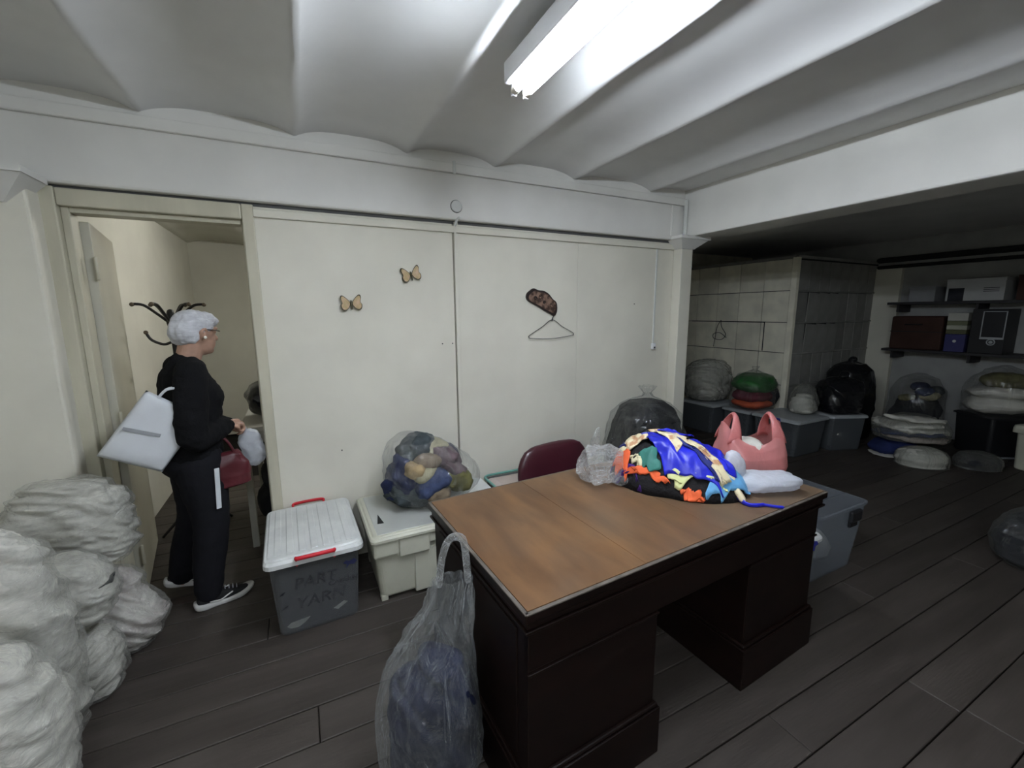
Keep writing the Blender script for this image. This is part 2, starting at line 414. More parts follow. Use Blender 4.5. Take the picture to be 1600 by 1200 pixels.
# ================================================================== OBJECT MATERIALS
def wood_top(name):
    m, nt, out = _nt(name); N = nt.nodes.new; L = nt.links.new
    b = N('ShaderNodeBsdfPrincipled'); L(b.outputs[0], out.inputs[0]); b.inputs['Roughness'].default_value = 0.5; b.inputs['Specular IOR Level'].default_value = 0.35
    vec = _coords(nt, (3.5,0.9,1)); n = N('ShaderNodeTexNoise'); n.inputs['Scale'].default_value = 3.0; n.inputs['Detail'].default_value = 8; n.inputs['Distortion'].default_value = 0.4; L(vec, n.inputs['Vector'])
    r = N('ShaderNodeValToRGB'); r.color_ramp.elements[0].position = 0.3; r.color_ramp.elements[1].position = 0.7
    r.color_ramp.elements[0].color = (0.078,0.037,0.016,1); r.color_ramp.elements[1].color = (0.160,0.080,0.033,1); L(n.outputs['Fac'], r.inputs['Fac'])
    v2 = _coords(nt, (1.3,1.0,1)); n2 = N('ShaderNodeTexNoise'); n2.inputs['Scale'].default_value = 2.6; n2.inputs['Detail'].default_value = 9; n2.inputs['Roughness'].default_value = 0.65; L(v2, n2.inputs['Vector'])
    # worn, dusty far half of the top: the finish has gone there
    sep = N('ShaderNodeSeparateXYZ'); tc = N('ShaderNodeTexCoord'); L(tc.outputs['Object'], sep.inputs[0])
    ad = N('ShaderNodeMath'); ad.operation = 'MULTIPLY_ADD'; ad.inputs[1].default_value = 0.22; L(sep.outputs['X'], ad.inputs[0]); L(n2.outputs['Fac'], ad.inputs[2])
    r2 = N('ShaderNodeValToRGB'); r2.color_ramp.elements[0].position = 0.50; r2.color_ramp.elements[1].position = 0.95
    r2.color_ramp.elements[0].color = (0,0,0,1); r2.color_ramp.elements[1].color = (1,1,1,1); L(ad.outputs[0], r2.inputs['Fac'])
    mx = N('ShaderNodeMix'); mx.data_type = 'RGBA'; L(r2.outputs['Color'], mx.inputs['Factor']); L(r.outputs['Color'], mx.inputs['A']); mx.inputs['B'].default_value = (0.115,0.082,0.054,1)
    L(mx.outputs['Result'], b.inputs['Base Color'])
    rr = N('ShaderNodeMapRange'); rr.inputs['To Min'].default_value = 0.38; rr.inputs['To Max'].default_value = 0.65; L(r2.outputs['Color'], rr.inputs['Value']); L(rr.outputs[0], b.inputs['Roughness'])
    bp = N('ShaderNodeBump'); bp.inputs['Strength'].default_value = 0.08; bp.inputs['Distance'].default_value = 0.005; L(n.outputs['Fac'], bp.inputs['Height']); L(bp.outputs[0], b.inputs['Normal'])
    return m
W['desktop'] = wood_top('worn_desk_wood')
W['mahog'] = mat('dark_mahogany', (0.0055,0.0026,0.0022), 0.40, 0.22, c2=(0.009,0.004,0.003), vscale=3, stretch=(1,1,6))
W['edge'] = mat('rubbed_edge_wood', (0.09,0.075,0.062), 0.5, 0.3, var=0.3, vscale=20)
W['film'] = film('clear_bag_film', tint=(0.985,0.985,0.985), milk=0.02, edge=0.26, bstr=0.85, bscale=9, rough=0.11, ior=1.6, white=(0.85,0.86,0.84))
W['film_white'] = film('cloudy_bag_film', tint=(0.985,0.985,0.98), milk=0.06, edge=0.30, bstr=0.75, bscale=14, white=(0.86,0.86,0.82), stretch=(1,1,1.6), rough=0.11, ior=1.6)
W['film_dark'] = film('thin_clear_film', tint=(0.97,0.97,0.97), milk=0.02, edge=0.22, bstr=0.9, bscale=8, white=(0.6,0.62,0.6), rough=0.11, ior=1.65)
W['film_handle'] = film('handle_bag_film', tint=(0.985,0.985,0.99), milk=0.03, edge=0.36, bstr=0.9, bscale=9, white=(0.70,0.73,0.76), stretch=(1.6,1.6,0.5), rough=0.11, ior=1.7)
W['film_crumple'] = film('crumpled_clear_film', tint=(0.98,0.98,0.98), milk=0.08, edge=0.40, bstr=0.9, bscale=22, ior=1.6, white=(0.85,0.87,0.88), stretch=(1,1,1), rough=0.11)
W['film_pink'] = film('pink_carrier_film', tint=(0.90,0.42,0.42), milk=0.62, edge=0.25, white=(0.78,0.33,0.32), bstr=0.5, bscale=8, rough=0.25, trans=0.4)
W['film_whitebag'] = film('white_carrier_film', tint=(0.95,0.95,0.97), milk=0.60, edge=0.3, white=(0.78,0.81,0.88), bstr=0.6, bscale=14, rough=0.25, stretch=(1,1,1), trans=0.35)
W['black_film'] = mat('black_bin_liner', (0.008,0.008,0.010), 0.22, 0.5, bump=0.7, bscale=9, stretch=(1,1,0.5))
W['linen'] = mat('white_laundry', (0.50,0.485,0.435), 0.85, 0.15, var=0.14, vscale=9, bump=0.35, bscale=40, stretch=(1,1,2.0))
W['linen_pink'] = mat('pinkish_laundry', (0.50,0.455,0.43), 0.85, 0.15, c2=(0.55,0.53,0.485), vscale=6, bump=0.5, bscale=26, stretch=(1,1,2.0))
W['blackcloth'] = mat('black_cloth', (0.010,0.010,0.012), 0.9, 0.15, bump=0.3, bscale=20)
W['navy'] = mat('navy_cloth', (0.006,0.008,0.028), 0.8, 0.2, var=0.5, vscale=6, bump=0.5, bscale=16)
W['charcoal'] = mat('charcoal_cloth', (0.022,0.023,0.028), 0.85, 0.2, var=0.4, vscale=6, bump=0.5, bscale=14)
W['brown'] = mat('brown_cloth', (0.10,0.055,0.035), 0.85, 0.15, var=0.3)
def plastic(name, c, alpha=0.5, rough=0.35, white=None, trans=0.5):
    return film(name, tint=tuple(min(1,0.55+x*0.45) for x in c), milk=alpha, edge=0.25, white=c, rough=rough, bscale=14, bstr=0.08, stretch=(1,1,1), trans=trans, crease=0.0)
W['box_clear'] = plastic('translucent_box_plastic', (0.42,0.43,0.45), 0.24, 0.25)
W['box_clear2'] = plastic('clear_bin_plastic', (0.50,0.54,0.60), 0.17, 0.2)
W['box_milky'] = plastic('milky_box_plastic', (0.55,0.58,0.52), 0.65, 0.3)
W['lid_white'] = mat('frosted_lid', (0.66,0.67,0.65), 0.35, 0.4, var=0.06, vscale=10, c2=(0.56,0.57,0.56))
W['lid_grey'] = mat('grey_frosted_lid', (0.36,0.38,0.39), 0.4, 0.35, var=0.1, vscale=6)
W['cream_plastic'] = mat('cream_box_plastic', (0.50,0.49,0.40), 0.45, 0.35, var=0.07, vscale=5)
W['cream_lid'] = mat('dusty_cream_lid', (0.42,0.43,0.40), 0.35, 0.4, var=0.08, vscale=4)
W['red_plastic'] = mat('red_handle_plastic', (0.55,0.018,0.030), 0.35, 0.4)
W['blue_plastic'] = mat('blue_handle_plastic', (0.030,0.035,0.26), 0.35, 0.4)
W['black_plastic'] = mat('black_plastic', (0.012,0.012,0.014), 0.4, 0.4)
W['teal'] = mat('teal_rim_plastic', (0.16,0.36,0.30), 0.4, 0.35)
W['pinkcloth'] = mat('pale_pink_cloth', (0.50,0.42,0.38), 0.85, 0.15, var=0.1)
W['vinyl'] = mat('burgundy_vinyl', (0.050,0.010,0.016), 0.32, 0.5, var=0.1, bump=0.05, bscale=80)
W['iron'] = mat('black_iron', (0.014,0.012,0.010), 0.45, 0.4)
W['knob'] = mat('brass_knob', (0.13,0.10,0.07), 0.4, 0.5, metal=0.4)
W['wire'] = mat('dark_wire', (0.02,0.02,0.022), 0.4, 0.5, metal=0.5)
W['gold'] = mat('butterfly_gold', (0.42,0.32,0.15), 0.45, 0.4, c2=(0.58,0.40,0.26), vscale=40)
W['olive'] = mat('butterfly_edge', (0.07,0.06,0.035), 0.6, 0.3)
W['carved'] = mat('carved_brown_resin', (0.055,0.032,0.024), 0.5, 0.35, c2=(0.24,0.15,0.11), vscale=26, bump=0.8, bscale=28, contrast=(0.42,0.58))
W['carved_rim'] = mat('carved_dark_rim', (0.030,0.020,0.018), 0.5, 0.35)
W['skin'] = mat('skin', (0.42,0.25,0.18), 0.55, 0.35, var=0.08, vscale=30)
W['hair'] = mat('silver_hair', (0.50,0.50,0.53), 0.6, 0.3, c2=(0.66,0.66,0.69), vscale=14, stretch=(1,1,4), bump=0.6, bscale=40)
W['knit'] = mat('black_knit', (0.008,0.008,0.009), 0.95, 0.1, bump=0.25, bscale=120)
W['trouser'] = mat('black_trousers', (0.010,0.010,0.013), 0.85, 0.15, bump=0.15, bscale=60)
W['shoe'] = mat('black_sneaker_mesh', (0.015,0.015,0.016), 0.8, 0.2, bump=0.2, bscale=150)
W['sole'] = mat('white_rubber_sole', (0.55,0.54,0.52), 0.5, 0.3)
W['pearl'] = mat('pearl', (0.80,0.76,0.68), 0.2, 0.6)
W['red_leather'] = mat('dark_red_leather', (0.085,0.013,0.018), 0.38, 0.4, var=0.2, vscale=8, bump=0.15, bscale=40)
W['tote'] = mat('white_tote_sheet', (0.62,0.64,0.67), 0.55, 0.3, var=0.05, vscale=5, bump=0.15, bscale=12)
W['greystrip'] = mat('grey_print', (0.30,0.31,0.33), 0.6, 0.3)

# ================================================================== LAMPS, WALL FITTINGS
def batten(label, loc):
    lp = thing('tube_lamp', label, 'lamp', loc)
    box('housing', (-0.066,-0.62,-0.080), (0.066,0.62,-0.005), W['enamel'], lp, bevel=0.008)
    for s in (-1,1):
        tube('fluorescent_tube', [(s*0.026,-0.585,-0.100),(s*0.026,0.585,-0.100)], 0.0135, W['tube'], lp, seg=16)
        for e in (-1,1):
            tube('tube_cap', [(s*0.026,e*0.585,-0.100),(s*0.026,e*0.605,-0.100)], 0.0155, W['capgrey'], lp, seg=14)
            box('tube_holder', (s*0.026-0.010,e*0.612-0.008,-0.118), (s*0.026+0.010,e*0.612+0.008,-0.072), W['enamel'], lp, bevel=0.003)
    for y in (-0.4,0.4): box('ceiling_bracket', (-0.012,y-0.02,-0.006), (0.012,y+0.02,0.052), W['enamel'], lp)
batten('bright twin-tube fluorescent batten lamp fixed under the vaulted ceiling', (0.838,0.995,2.488))
batten('added fluorescent batten lamp, unseen behind the camera, to light the laundry side', (-0.27,-1.15,2.505))  # added out of view to lift the light on the left
l2 = thing('tube_lamp', 'added unseen fluorescent tube lamp that brightens the room behind the door', 'lamp', (0.35,4.3,2.446))  # added out of view to brighten the inner room
box('housing', (-0.035,-0.32,-0.05), (0.035,0.32,0.0), W['enamel'], l2, bevel=0.006)
tube('fluorescent_tube', [(0,-0.29,-0.075),(0,0.29,-0.075)], 0.0135, W['tube2'], l2, seg=14)
for e in (-1,1): box('tube_holder', (-0.012,e*0.30-0.01,-0.09), (0.012,e*0.30+0.01,-0.045), W['enamel'], l2, bevel=0.003)

def disc(name, r, th, mat, parent=None, loc=None, rot=None, seg=32, bev=0.003):
    rings = []
    for (z,rr) in ((0,r),(th-bev,r),(th,r-bev)):
        rings.append([Vector((rr*math.cos(2*PI*k/seg), rr*math.sin(2*PI*k/seg), z)) for k in range(seg)])
    bm = bmesh.new(); ring_mesh(bm, rings)
    return from_bm(name, bm, mat, parent, loc, rot)
dp = thing('junction_cover', 'round white cover plate on the beam above the panel joint', 'cover plate', (0.952,2.70,2.215))
disc('plate', 0.036, 0.010, W['pvc'], dp, rot=(PI/2,0,0))
disc('back_ring', 0.039, 0.004, W['darkgap'], dp, rot=(PI/2,0,0))
cd = thing('cable_duct', 'thin white cable duct running down the joint between the wall panels', 'conduit', (0.952,YW-0.010,0))
box('duct', (-0.008,-0.009,0.55), (0.008,0.0,2.12), W['wall'], cd, bevel=0.002)
tube('cable_bend', [(0.0,-0.008,2.11),(0.004,-0.022,2.13),(0.012,-0.05,2.145)], 0.009, W['pvc'], cd)
sw = thing('light_switch', 'small white switch at the end of a thin cable duct beside the column', 'switch', (2.705,YW,0))
box('duct', (-0.007,-0.010,1.285), (0.007,0.0,2.06), W['pvc'], sw, bevel=0.002)
sb = box('switch_box', (-0.016,-0.026,1.235), (0.016,0.0,1.288), W['enamel'], sw, bevel=0.004)
box('rocker', (-0.007,-0.031,1.243), (0.007,-0.026,1.258), W['darkgap'], sb, bevel=0.001)
for (x,z,lb) in ((0.845,1.352,'small nail in the wall just left of the cable duct'),(0.915,1.352,'small nail in the wall touching the left edge of the cable duct'),(2.48,1.615,'small dark nail in the wall between the hanger and the switch duct'),(0.18,0.72,'small dark nail low on the wall above the red handled box')):
    n = thing('nail', lb, 'nail', (x,YW,z))
    disc('head', 0.0045, 0.003, W['iron'], n, loc=(0,-0.008,0), rot=(PI/2,0,0), seg=10, bev=0.001)
    tube('shank', [(0,-0.008,0),(0,0.004,0)], 0.0015, W['iron'], n, seg=6)
# ---- butterflies
def outline_plate(name, pts, th, mat, parent, bevel=0.0, loc=None, rot=None):
    """pts in (x,z); plate stands in the xz plane, thickness toward -y"""
    bm = bmesh.new()
    prism(bm, [(x,0,z) for x,z in pts], [(x,-th,z) for x,z in pts])
    return from_bm(name, bm, mat, parent, loc, rot)
def butterfly(label, x, z, ang):
    t = thing('wall_butterfly', label, 'ornament', (x,YW-0.006,z), (0,ang,0), 'butterfly wall ornaments')
    for s in (-1,1):
        ctrl = [(0.006*s,0,0.004),(0.030*s,0,0.036),(0.052*s,0,0.050),(0.060*s,0,0.034),(0.054*s,0,0.006),(0.062*s,0,-0.010),(0.056*s,0,-0.034),(0.036*s,0,-0.040),(0.014*s,0,-0.022)]
        sp = spline(ctrl, 40, True)
        ww = outline_plate('wing', [(p.x*1.0,p.z) for p in sp], 0.008, W['olive'], t)
        cx, cz = 0.036*s, 0.002
        outline_plate('wing_face', [(cx+(p.x-cx)*0.86,cz+(p.z-cz)*0.86) for p in sp], 0.0025, W['gold'], ww, loc=(0,-0.008,0))
        ww.rotation_euler = (0,0,-s*0.18)
    tube('body', spline([(0,-0.008,0.016),(0,-0.012,0.0),(0,-0.008,-0.034)],8), [0.004,0.005,0.006,0.006,0.006,0.005,0.004,0.003], W['olive'], t, seg=8)
butterfly('gold butterfly ornament on the wall, the lower one nearer the door', 0.292, 1.612, math.radians(-4))
butterfly('gold butterfly ornament on the wall, the higher and more tilted one', 0.655, 1.79, math.radians(-14))
# ---- carved half shell with wire hanger
fan = thing('carved_ornament', 'brown carved half-shell ornament hanging slanted above the wire hanger', 'ornament', (1.60,YW-0.004,1.625))
def pxw(px, py): return ((px-455)/1200*0.505*0.985, -(py-370)/1200*0.505*0.93)
oc = [(290,120),(380,150),(500,165),(600,220),(680,310),(755,370),(775,480),(760,570),(715,625),(640,590),(520,530),(400,460),(280,400),(180,345),(145,280),(165,210),(220,160)]
sp = spline([(*pxw(*p),0) for p in oc], 60, True)
rim = outline_plate('rim', [(p.x,p.y) for p in sp], 0.012, W['carved_rim'], fan)
cx = sum(p.x for p in sp)/60; cz = sum(p.y for p in sp)/60
outline_plate('carved_face', [(cx+(p.x-cx)*0.86,cz+(p.y-cz)*0.80) for p in sp], 0.006, W['carved'], fan, loc=(0,-0.011,0))
random.seed(3)
for (sx,sz,r) in ((-0.02,0.028,0.020),(0.035,0.012,0.018),(0.07,-0.03,0.018),(-0.065,0.022,0.014),(0.01,-0.008,0.012)):
    pts = [(cx+sx+r*(1-k/16*0.75)*math.cos(k*0.55), -0.018, cz+sz+r*(1-k/16*0.75)*math.sin(k*0.55)) for k in range(17)]
    tube('scroll', pts, 0.0035, W['carved_rim'] if r<0.015 else W['carved'], fan, seg=6)
hg = thing('wire_hanger', 'thin black wire coat hanger hanging on the wall under the carved ornament', 'hanger', (1.69,YW-0.016,1.497))
tube('hanger_frame', spline([(0,0,0),(-0.09,0,-0.052),(-0.19,0,-0.108),(-0.198,-0.004,-0.122),(-0.18,-0.006,-0.131),(-0.02,-0.006,-0.139),(0.17,-0.004,-0.120),(0.187,0,-0.112),(0.182,0,-0.098),(0.09,0,-0.052)],70,True), 0.0022, W['wire'], hg, seg=8, closed=True)
tube('hook', spline([(0,0,0),(0.004,0,0.018),(0.022,0.003,0.045),(0.026,0.006,0.068),(0.012,0.006,0.082)],16), 0.0022, W['wire'], hg, seg=8)
tube('twist', [(-0.003,0,-0.004),(0.004,0,0.016)], 0.0042, W['wire'], hg, seg=8)

# ================================================================== DESK
dk = thing('writing_desk', 'dark mahogany double-pedestal desk with a worn brown top', 'desk', (0.478,0.893,0), math.radians(3.2))
DW, DD = 1.57, 0.80
xb = [0.0,0.455,0.86,1.23,DW]
for a,b in zip(xb[:-1],xb[1:]):
    box('top_board', (a+0.012 if a==0 else a+0.0004,0.012,0.742), (b-0.012 if b==DW else b-0.0004,DD-0.012,0.7605), W['desktop'], dk, bevel=0.0006, seg=1)
tr = box('top_frame', (0,0,0.728), (DW,DD,0.757), W['mahog'], dk, bevel=0.004)
for (lo,hi) in (((0.002,-0.0008,0.7535),(DW-0.002,0.012,0.7588)),((-0.0008,0.002,0.7535),(0.012,DD-0.002,0.7588)),((DW-0.012,0.002,0.7535),(DW+0.0008,DD-0.002,0.7588)),((0.002,DD-0.012,0.7535),(DW-0.002,DD+0.0008,0.7588))):
    box('edge_strip', lo, hi, W['edge'], tr, bevel=0.0015, seg=1)
box('under_moulding', (0.010,0.010,0.700), (DW-0.010,DD-0.010,0.728), W['mahog'], dk, bevel=0.006)
box('moulding_lip', (0.004,0.004,0.690), (DW-0.004,DD-0.004,0.700), W['mahog'], dk, bevel=0.003)
box('apron', (0.02,0.02,0.56), (DW-0.02,0.045,0.69), W['mahog'], dk, bevel=0.003)
box('apron', (0.02,DD-0.045,0.56), (DW-0.02,DD-0.02,0.69), W['mahog'], dk, bevel=0.003)
for x0,x1 in ((0.02,0.535),(1.055,DW-0.02)):
    pd = box('pedestal', (x0,0.022,0.20), (x1,DD-0.022,0.69), W['mahog'], dk, bevel=0.004)
    box('plinth', (x0-0.018,0.004,0.0), (x1+0.018,DD-0.004,0.185), W['mahog'], pd, bevel=0.004)
    box('plinth_cap', (x0-0.012,0.010,0.185), (x1+0.012,DD-0.010,0.200), W['mahog'], pd, bevel=0.006)
    box('rail', (x0-0.003,0.016,0.545), (x1+0.003,0.024,0.553), W['mahog'], pd, bevel=0.002)
    for i in range(3):     # drawers on the sitter's side
        z0 = 0.215+i*0.155
        dr = box('drawer_front', (x0+0.02,DD-0.022,z0), (x1-0.02,DD-0.010,z0+0.145), W['mahog'], dk, bevel=0.004)
        disc('knob', 0.014, 0.022, W['knob'], dr, loc=((x0+x1)/2,DD-0.010,z0+0.072), rot=(-PI/2,0,0), seg=16)
    sx = x0-0.004 if x0 < 0.5 else x1-0.002
    box('side_panel', (sx,0.08,0.24), (sx+0.006,DD-0.08,0.66), W['mahog'], pd, bevel=0.003)
# ================================================================== STORAGE BOXES
def shell(name, wd, dp, h, mat, parent, taper=0.86, r=0.035, th=0.004, rimw=0.0, n=6, foot=0.0):
    rings = []
    for z,s in ((foot,taper*0.97),(foot+0.012,taper),(h*0.5,(taper+1)/2),(h,1.0)):
        rings.append(rrect(wd*s, dp*(1-(1-s)*wd/dp), r, z, n=n))
    if rimw:
        rings.append(rrect(wd+2*rimw, dp+2*rimw, r+rimw, h, n=n)); rings.append(rrect(wd+2*rimw, dp+2*rimw, r+rimw, h+0.012, n=n))
        rings.append(rrect(wd-2*th, dp-2*th, r, h+0.012, n=n))
    else: rings.append(rrect(wd-2*th, dp-2*th, r, h, n=n))
    for z,s in ((h*0.5,(taper+1)/2),(foot+0.012+th,taper)):
        rings.append(rrect(wd*s-2*th, dp*(1-(1-s)*wd/dp)-2*th, r, z, n=n))
    bm = bmesh.new(); ring_mesh(bm, rings)
    return from_bm(name, bm, mat, parent)
def lid(name, wd, dp, z, mat, parent, r=0.04, hh=0.03, ribs=0, rib_dir='y', ribmat=None, dome=0.006):
    rings = [rrect(wd*0.97,dp*0.97,r,z), rrect(wd,dp,r,z+0.002), rrect(wd,dp,r,z+hh*0.5), rrect(wd*0.97,dp*0.97,r,z+hh*0.8), rrect(wd*0.93,dp*0.94,r,z+hh*0.8), rrect(wd*0.90,dp*0.92,r,z+hh*0.8+dome)]
    bm = bmesh.new(); ring_mesh(bm, rings)
    o = from_bm(name, bm, mat, parent)
    zt = z+hh*0.8+dome
    for i in range(ribs):
        x = -wd*0.36+wd*0.72*i/(ribs-1)
        box('rib', (x-wd*0.035,-dp*0.42,zt-0.003), (x+wd*0.035,dp*0.42,zt+0.005), ribmat or mat, o, bevel=0.004)
    return o, zt
def handle(parent, wd, y, z, mat, depth=0.02, drop=0.05, name='handle', r=0.0065):
    s = -1 if y < 0 else 1
    pts = [(-wd/2,y,z-drop),(-wd/2,y+s*0.004,z-0.012),(-wd/2+0.012,y+s*depth,z),(wd/2-0.012,y+s*depth,z),(wd/2,y+s*0.004,z-0.012),(wd/2,y,z-drop)]
    p = spline(pts, 30)
    return tube(name, p, r, mat, parent, seg=10, flat=1.5)
def lump(name, rx, ry, rz, mat, parent, loc, seed, amp=0.2, rot=None, nseg=28, nlev=20, pw=2.6, freq=9):
    prof = []
    m = 9
    for i in range(m):
        a = -PI/2+PI*i/(m-1); cc = max(0.02,math.cos(a))**0.75
        prof.append((rz*math.sin(a),0,0,rx*cc,ry*cc,pw))
    s = min(rx,ry,rz)
    def f(p,th,t):
        e = math.sin(PI*t)
        return Vector((nz(p,freq,seed),nz(p,freq,seed+5),nz(p,freq,seed+9)))*s*amp*2*(0.3+e)+p*(abs(nz(p,freq*2.2,seed+3))*amp)
    return loft(name, prof, mat, parent, nseg, nlev, f, True, loc, rot)
# -- box with red handles
b1_ = thing('storage_box', 'translucent storage box with frosted ribbed lid and red handles', 'storage box', (-0.022,2.415,0), math.radians(1.5))
shell('body', 0.405, 0.56, 0.39, W['box_clear'], b1_, taper=0.90)
bm = bmesh.new(); ring_mesh(bm, [rrect(0.335,0.46,0.03,0.014), rrect(0.352,0.48,0.03,0.10), rrect(0.368,0.505,0.03,0.26), rrect(0.36,0.50,0.03,0.335)])
from_bm('folded_clothes', bm, W['charcoal'], b1_)
lid('lid', 0.445, 0.625, 0.385, W['lid_white'], b1_, ribs=7, hh=0.045)
for s in (-1,1): handle(b1_, 0.165, s*0.302, 0.428, W['red_plastic'], depth=0.028, drop=0.045)
def marker(name, pts, mat, parent, wdt=0.006, y=-0.268, lean=0.0):
    bm = bmesh.new(); prism(bm, [(x,y-(0.39-z)*-0.05-0.0035,z) for x,z in pts], [(x,y-(0.39-z)*-0.05-0.0015,z) for x,z in pts])
    return from_bm(name, bm, mat, parent)
W['ink'] = mat('marker_ink', (0.016,0.017,0.024), 0.6, 0.3)
W['inkblue'] = mat('blue_print', (0.022,0.026,0.075), 0.6, 0.3)
W['paper'] = mat('torn_paper', (0.42,0.42,0.38), 0.8, 0.2)
def fy(z): return -0.28+(0.39-z)*0.072-0.0045
def sticker(name, pts, mat):
    bm = bmesh.new(); prism(bm, [(x,fy(z),z) for x,z in pts], [(x,fy(z)+0.0015,z) for x,z in pts]); return from_bm(name, bm, mat, b1_)
sticker('tape_scrap', [(-0.150,0.050),(-0.135,0.036),(-0.10,0.032),(-0.07,0.048),(-0.045,0.072),(-0.08,0.070),(-0.13,0.066)], W['paper'])
sticker('paper_label', [(0.062,0.078),(0.083,0.066),(0.130,0.094),(0.112,0.104)], W['paper'])
sticker('fish_print', [(0.120,0.318),(0.135,0.330),(0.150,0.322),(0.175,0.332),(0.188,0.315),(0.172,0.300),(0.150,0.304),(0.132,0.285),(0.138,0.306)], W['inkblue'])
for (x,z,q) in ((-0.155,0.235,0.3),(-0.150,0.155,0.8),(0.045,0.172,0.5)):
    sticker('ink_mark', [(x-0.014,z-0.007),(x+0.002,z-0.008+q*0.004),(x+0.014,z+0.010),(x,z+0.006)], W['ink'])
def written(txt, x, z, size, mat):
    cu = bpy.data.curves.new('lettering', 'FONT'); cu.body = txt; cu.size = size; cu.extrude = 0.0004; cu.shear = 0.15
    o = bpy.data.objects.new('lettering', cu); COL.objects.link(o)
    dg = bpy.context.evaluated_depsgraph_get(); me = bpy.data.meshes.new_from_object(o.evaluated_get(dg))
    bpy.data.objects.remove(o)
    me.materials.clear(); me.materials.append(mat)
    q = link('lettering', me, None, b1_, (x, fy(z)-0.0012, z), (PI/2+0.072,0,0))
    return q
W['inkfaint'] = mat('faded_marker', (0.050,0.050,0.055), 0.7, 0.2)
written('YARN', -0.105, 0.135, 0.085, W['inkfaint']); written('PART', -0.105, 0.245, 0.080, W['inkfaint'])
written('Crochet', 0.045, 0.215, 0.042, W['inkfaint'])
# -- cream box with hinged lid
b2_ = thing('storage_box', 'cream plastic box with dusty flat lid beside the desk', 'storage box', (0.475,2.44,0), math.radians(0.5))
shell('body', 0.43, 0.53, 0.355, W['cream_plastic'], b2_, taper=0.88, r=0.04, foot=0.022)
for (x,y) in ((-0.17,-0.225),(0.17,-0.225),(-0.17,0.2),(0.17,0.2)): box('foot', (x-0.018,y-0.01,0), (x+0.018,y+0.04,0.03), W['cream_plastic'], b2_, bevel=0.003)
box('foot', (0.0,-0.232,0.003), (0.10,-0.20,0.03), W['cream_plastic'], b2_, bevel=0.003)
box('front_rib', (-0.004,-0.262,0.02), (0.135,-0.20,0.27), W['cream_plastic'], b2_, bevel=0.004)
box('shoulder', (-0.222,-0.285,0.275), (-0.085,0.26,0.372), W['cream_plastic'], b2_, bevel=0.016)
box('shoulder', (0.075,-0.285,0.305), (0.222,0.26,0.372), W['cream_plastic'], b2_, bevel=0.010)
box('latch_plate', (-0.088,-0.288,0.262), (0.078,-0.255,0.365), W['cream_plastic'], b2_, bevel=0.008)
tube('round_boss', [(0.125+0.042*math.cos(a*0.157),-0.263,0.232+0.042*math.sin(a*0.157)) for a in range(21)], 0.0025, W['cream_plastic'], b2_, seg=6)
lid('lid', 0.47, 0.60, 0.372, W['cream_plastic'], b2_, hh=0.030, r=0.03)
box('lid_inset', (-0.195,-0.26,0.396), (0.205,0.26,0.4045), W['cream_lid'], b2_, bevel=0.003)
bm = bmesh.new(); prism(bm, [(-0.172,-0.135,0.404),(-0.138,-0.14,0.404),(-0.152,-0.02,0.404)], [(-0.172,-0.135,0.4062),(-0.138,-0.14,0.4062),(-0.152,-0.02,0.4062)])
from_bm('lid_slot', bm, W['darkgap'], b2_)
# -- boxes further along the wall
b3_ = thing('storage_box', 'pale box lid just visible between the sock bag and the green rimmed box', 'storage box', (0.90,2.46,0))
shell('body', 0.32, 0.48, 0.36, W['cream_plastic'], b3_); lid('lid', 0.37, 0.54, 0.36, W['lid_white'], b3_, hh=0.035)
b4_ = thing('storage_box', 'clear storage box with a green rim and pale pink cloth, left of the chair', 'storage box', (1.32,2.50,0))
shell('body', 0.40, 0.42, 0.38, W['box_clear'], b4_, rimw=0.0)
bm = bmesh.new(); ring_mesh(bm, [rrect(0.36,0.38,0.03,0.02), rrect(0.385,0.405,0.03,0.37), rrect(0.30,0.30,0.03,0.385)]); from_bm('pink_cloth', bm, W['pinkcloth'], b4_)
tube('rim', rrect(0.425,0.445,0.05,0.388), 0.009, W['teal'], b4_, seg=8, closed=True)
# ================================================================== CHAIR
ch = thing('office_chair', 'burgundy vinyl chair with a rounded backrest behind the desk', 'chair', (1.36,2.17,0), math.radians(6))
def pad(name, wd, th, h, mat, parent, loc, rot=None, pw=3.2):
    prof = []
    for i in range(11):
        a = -PI/2+PI*i/10; cc = max(0.03,math.cos(a))
        prof.append((h/2*math.sin(a),0,0,wd/2*cc**0.45,th/2*cc**0.6,2.6))
    return loft(name, prof, mat, parent, 40, 26, None, True, loc, rot)
pad('backrest', 0.55, 0.10, 0.36, W['vinyl'], ch, (0.03,0.03,0.565), (math.radians(-6),0,0))
sp_ = pad('seat', 0.46, 0.09, 0.44, W['vinyl'], ch, (0,-0.19,0.44), (PI/2,0,0))
tube('back_post', spline([(0,0.07,0.62),(0,0.08,0.50),(0,0.02,0.40),(0,-0.12,0.38)],14), 0.018, W['black_plastic'], ch, flat=1.6)
tube('column', [(0,-0.19,0.09),(0,-0.19,0.40)], 0.026, W['black_plastic'], ch)
for k in range(5):
    a = 2*PI*k/5+0.3
    lg = tube('base_leg', [(0,-0.19,0.10),(0.22*math.cos(a),-0.19+0.22*math.sin(a),0.065)], [0.024,0.015], W['black_plastic'], ch)
    tube('caster', [(0.22*math.cos(a)-0.012,-0.19+0.22*math.sin(a),0.026),(0.22*math.cos(a)+0.012,-0.19+0.22*math.sin(a),0.026)], 0.018, W['black_plastic'], lg, seg=14)

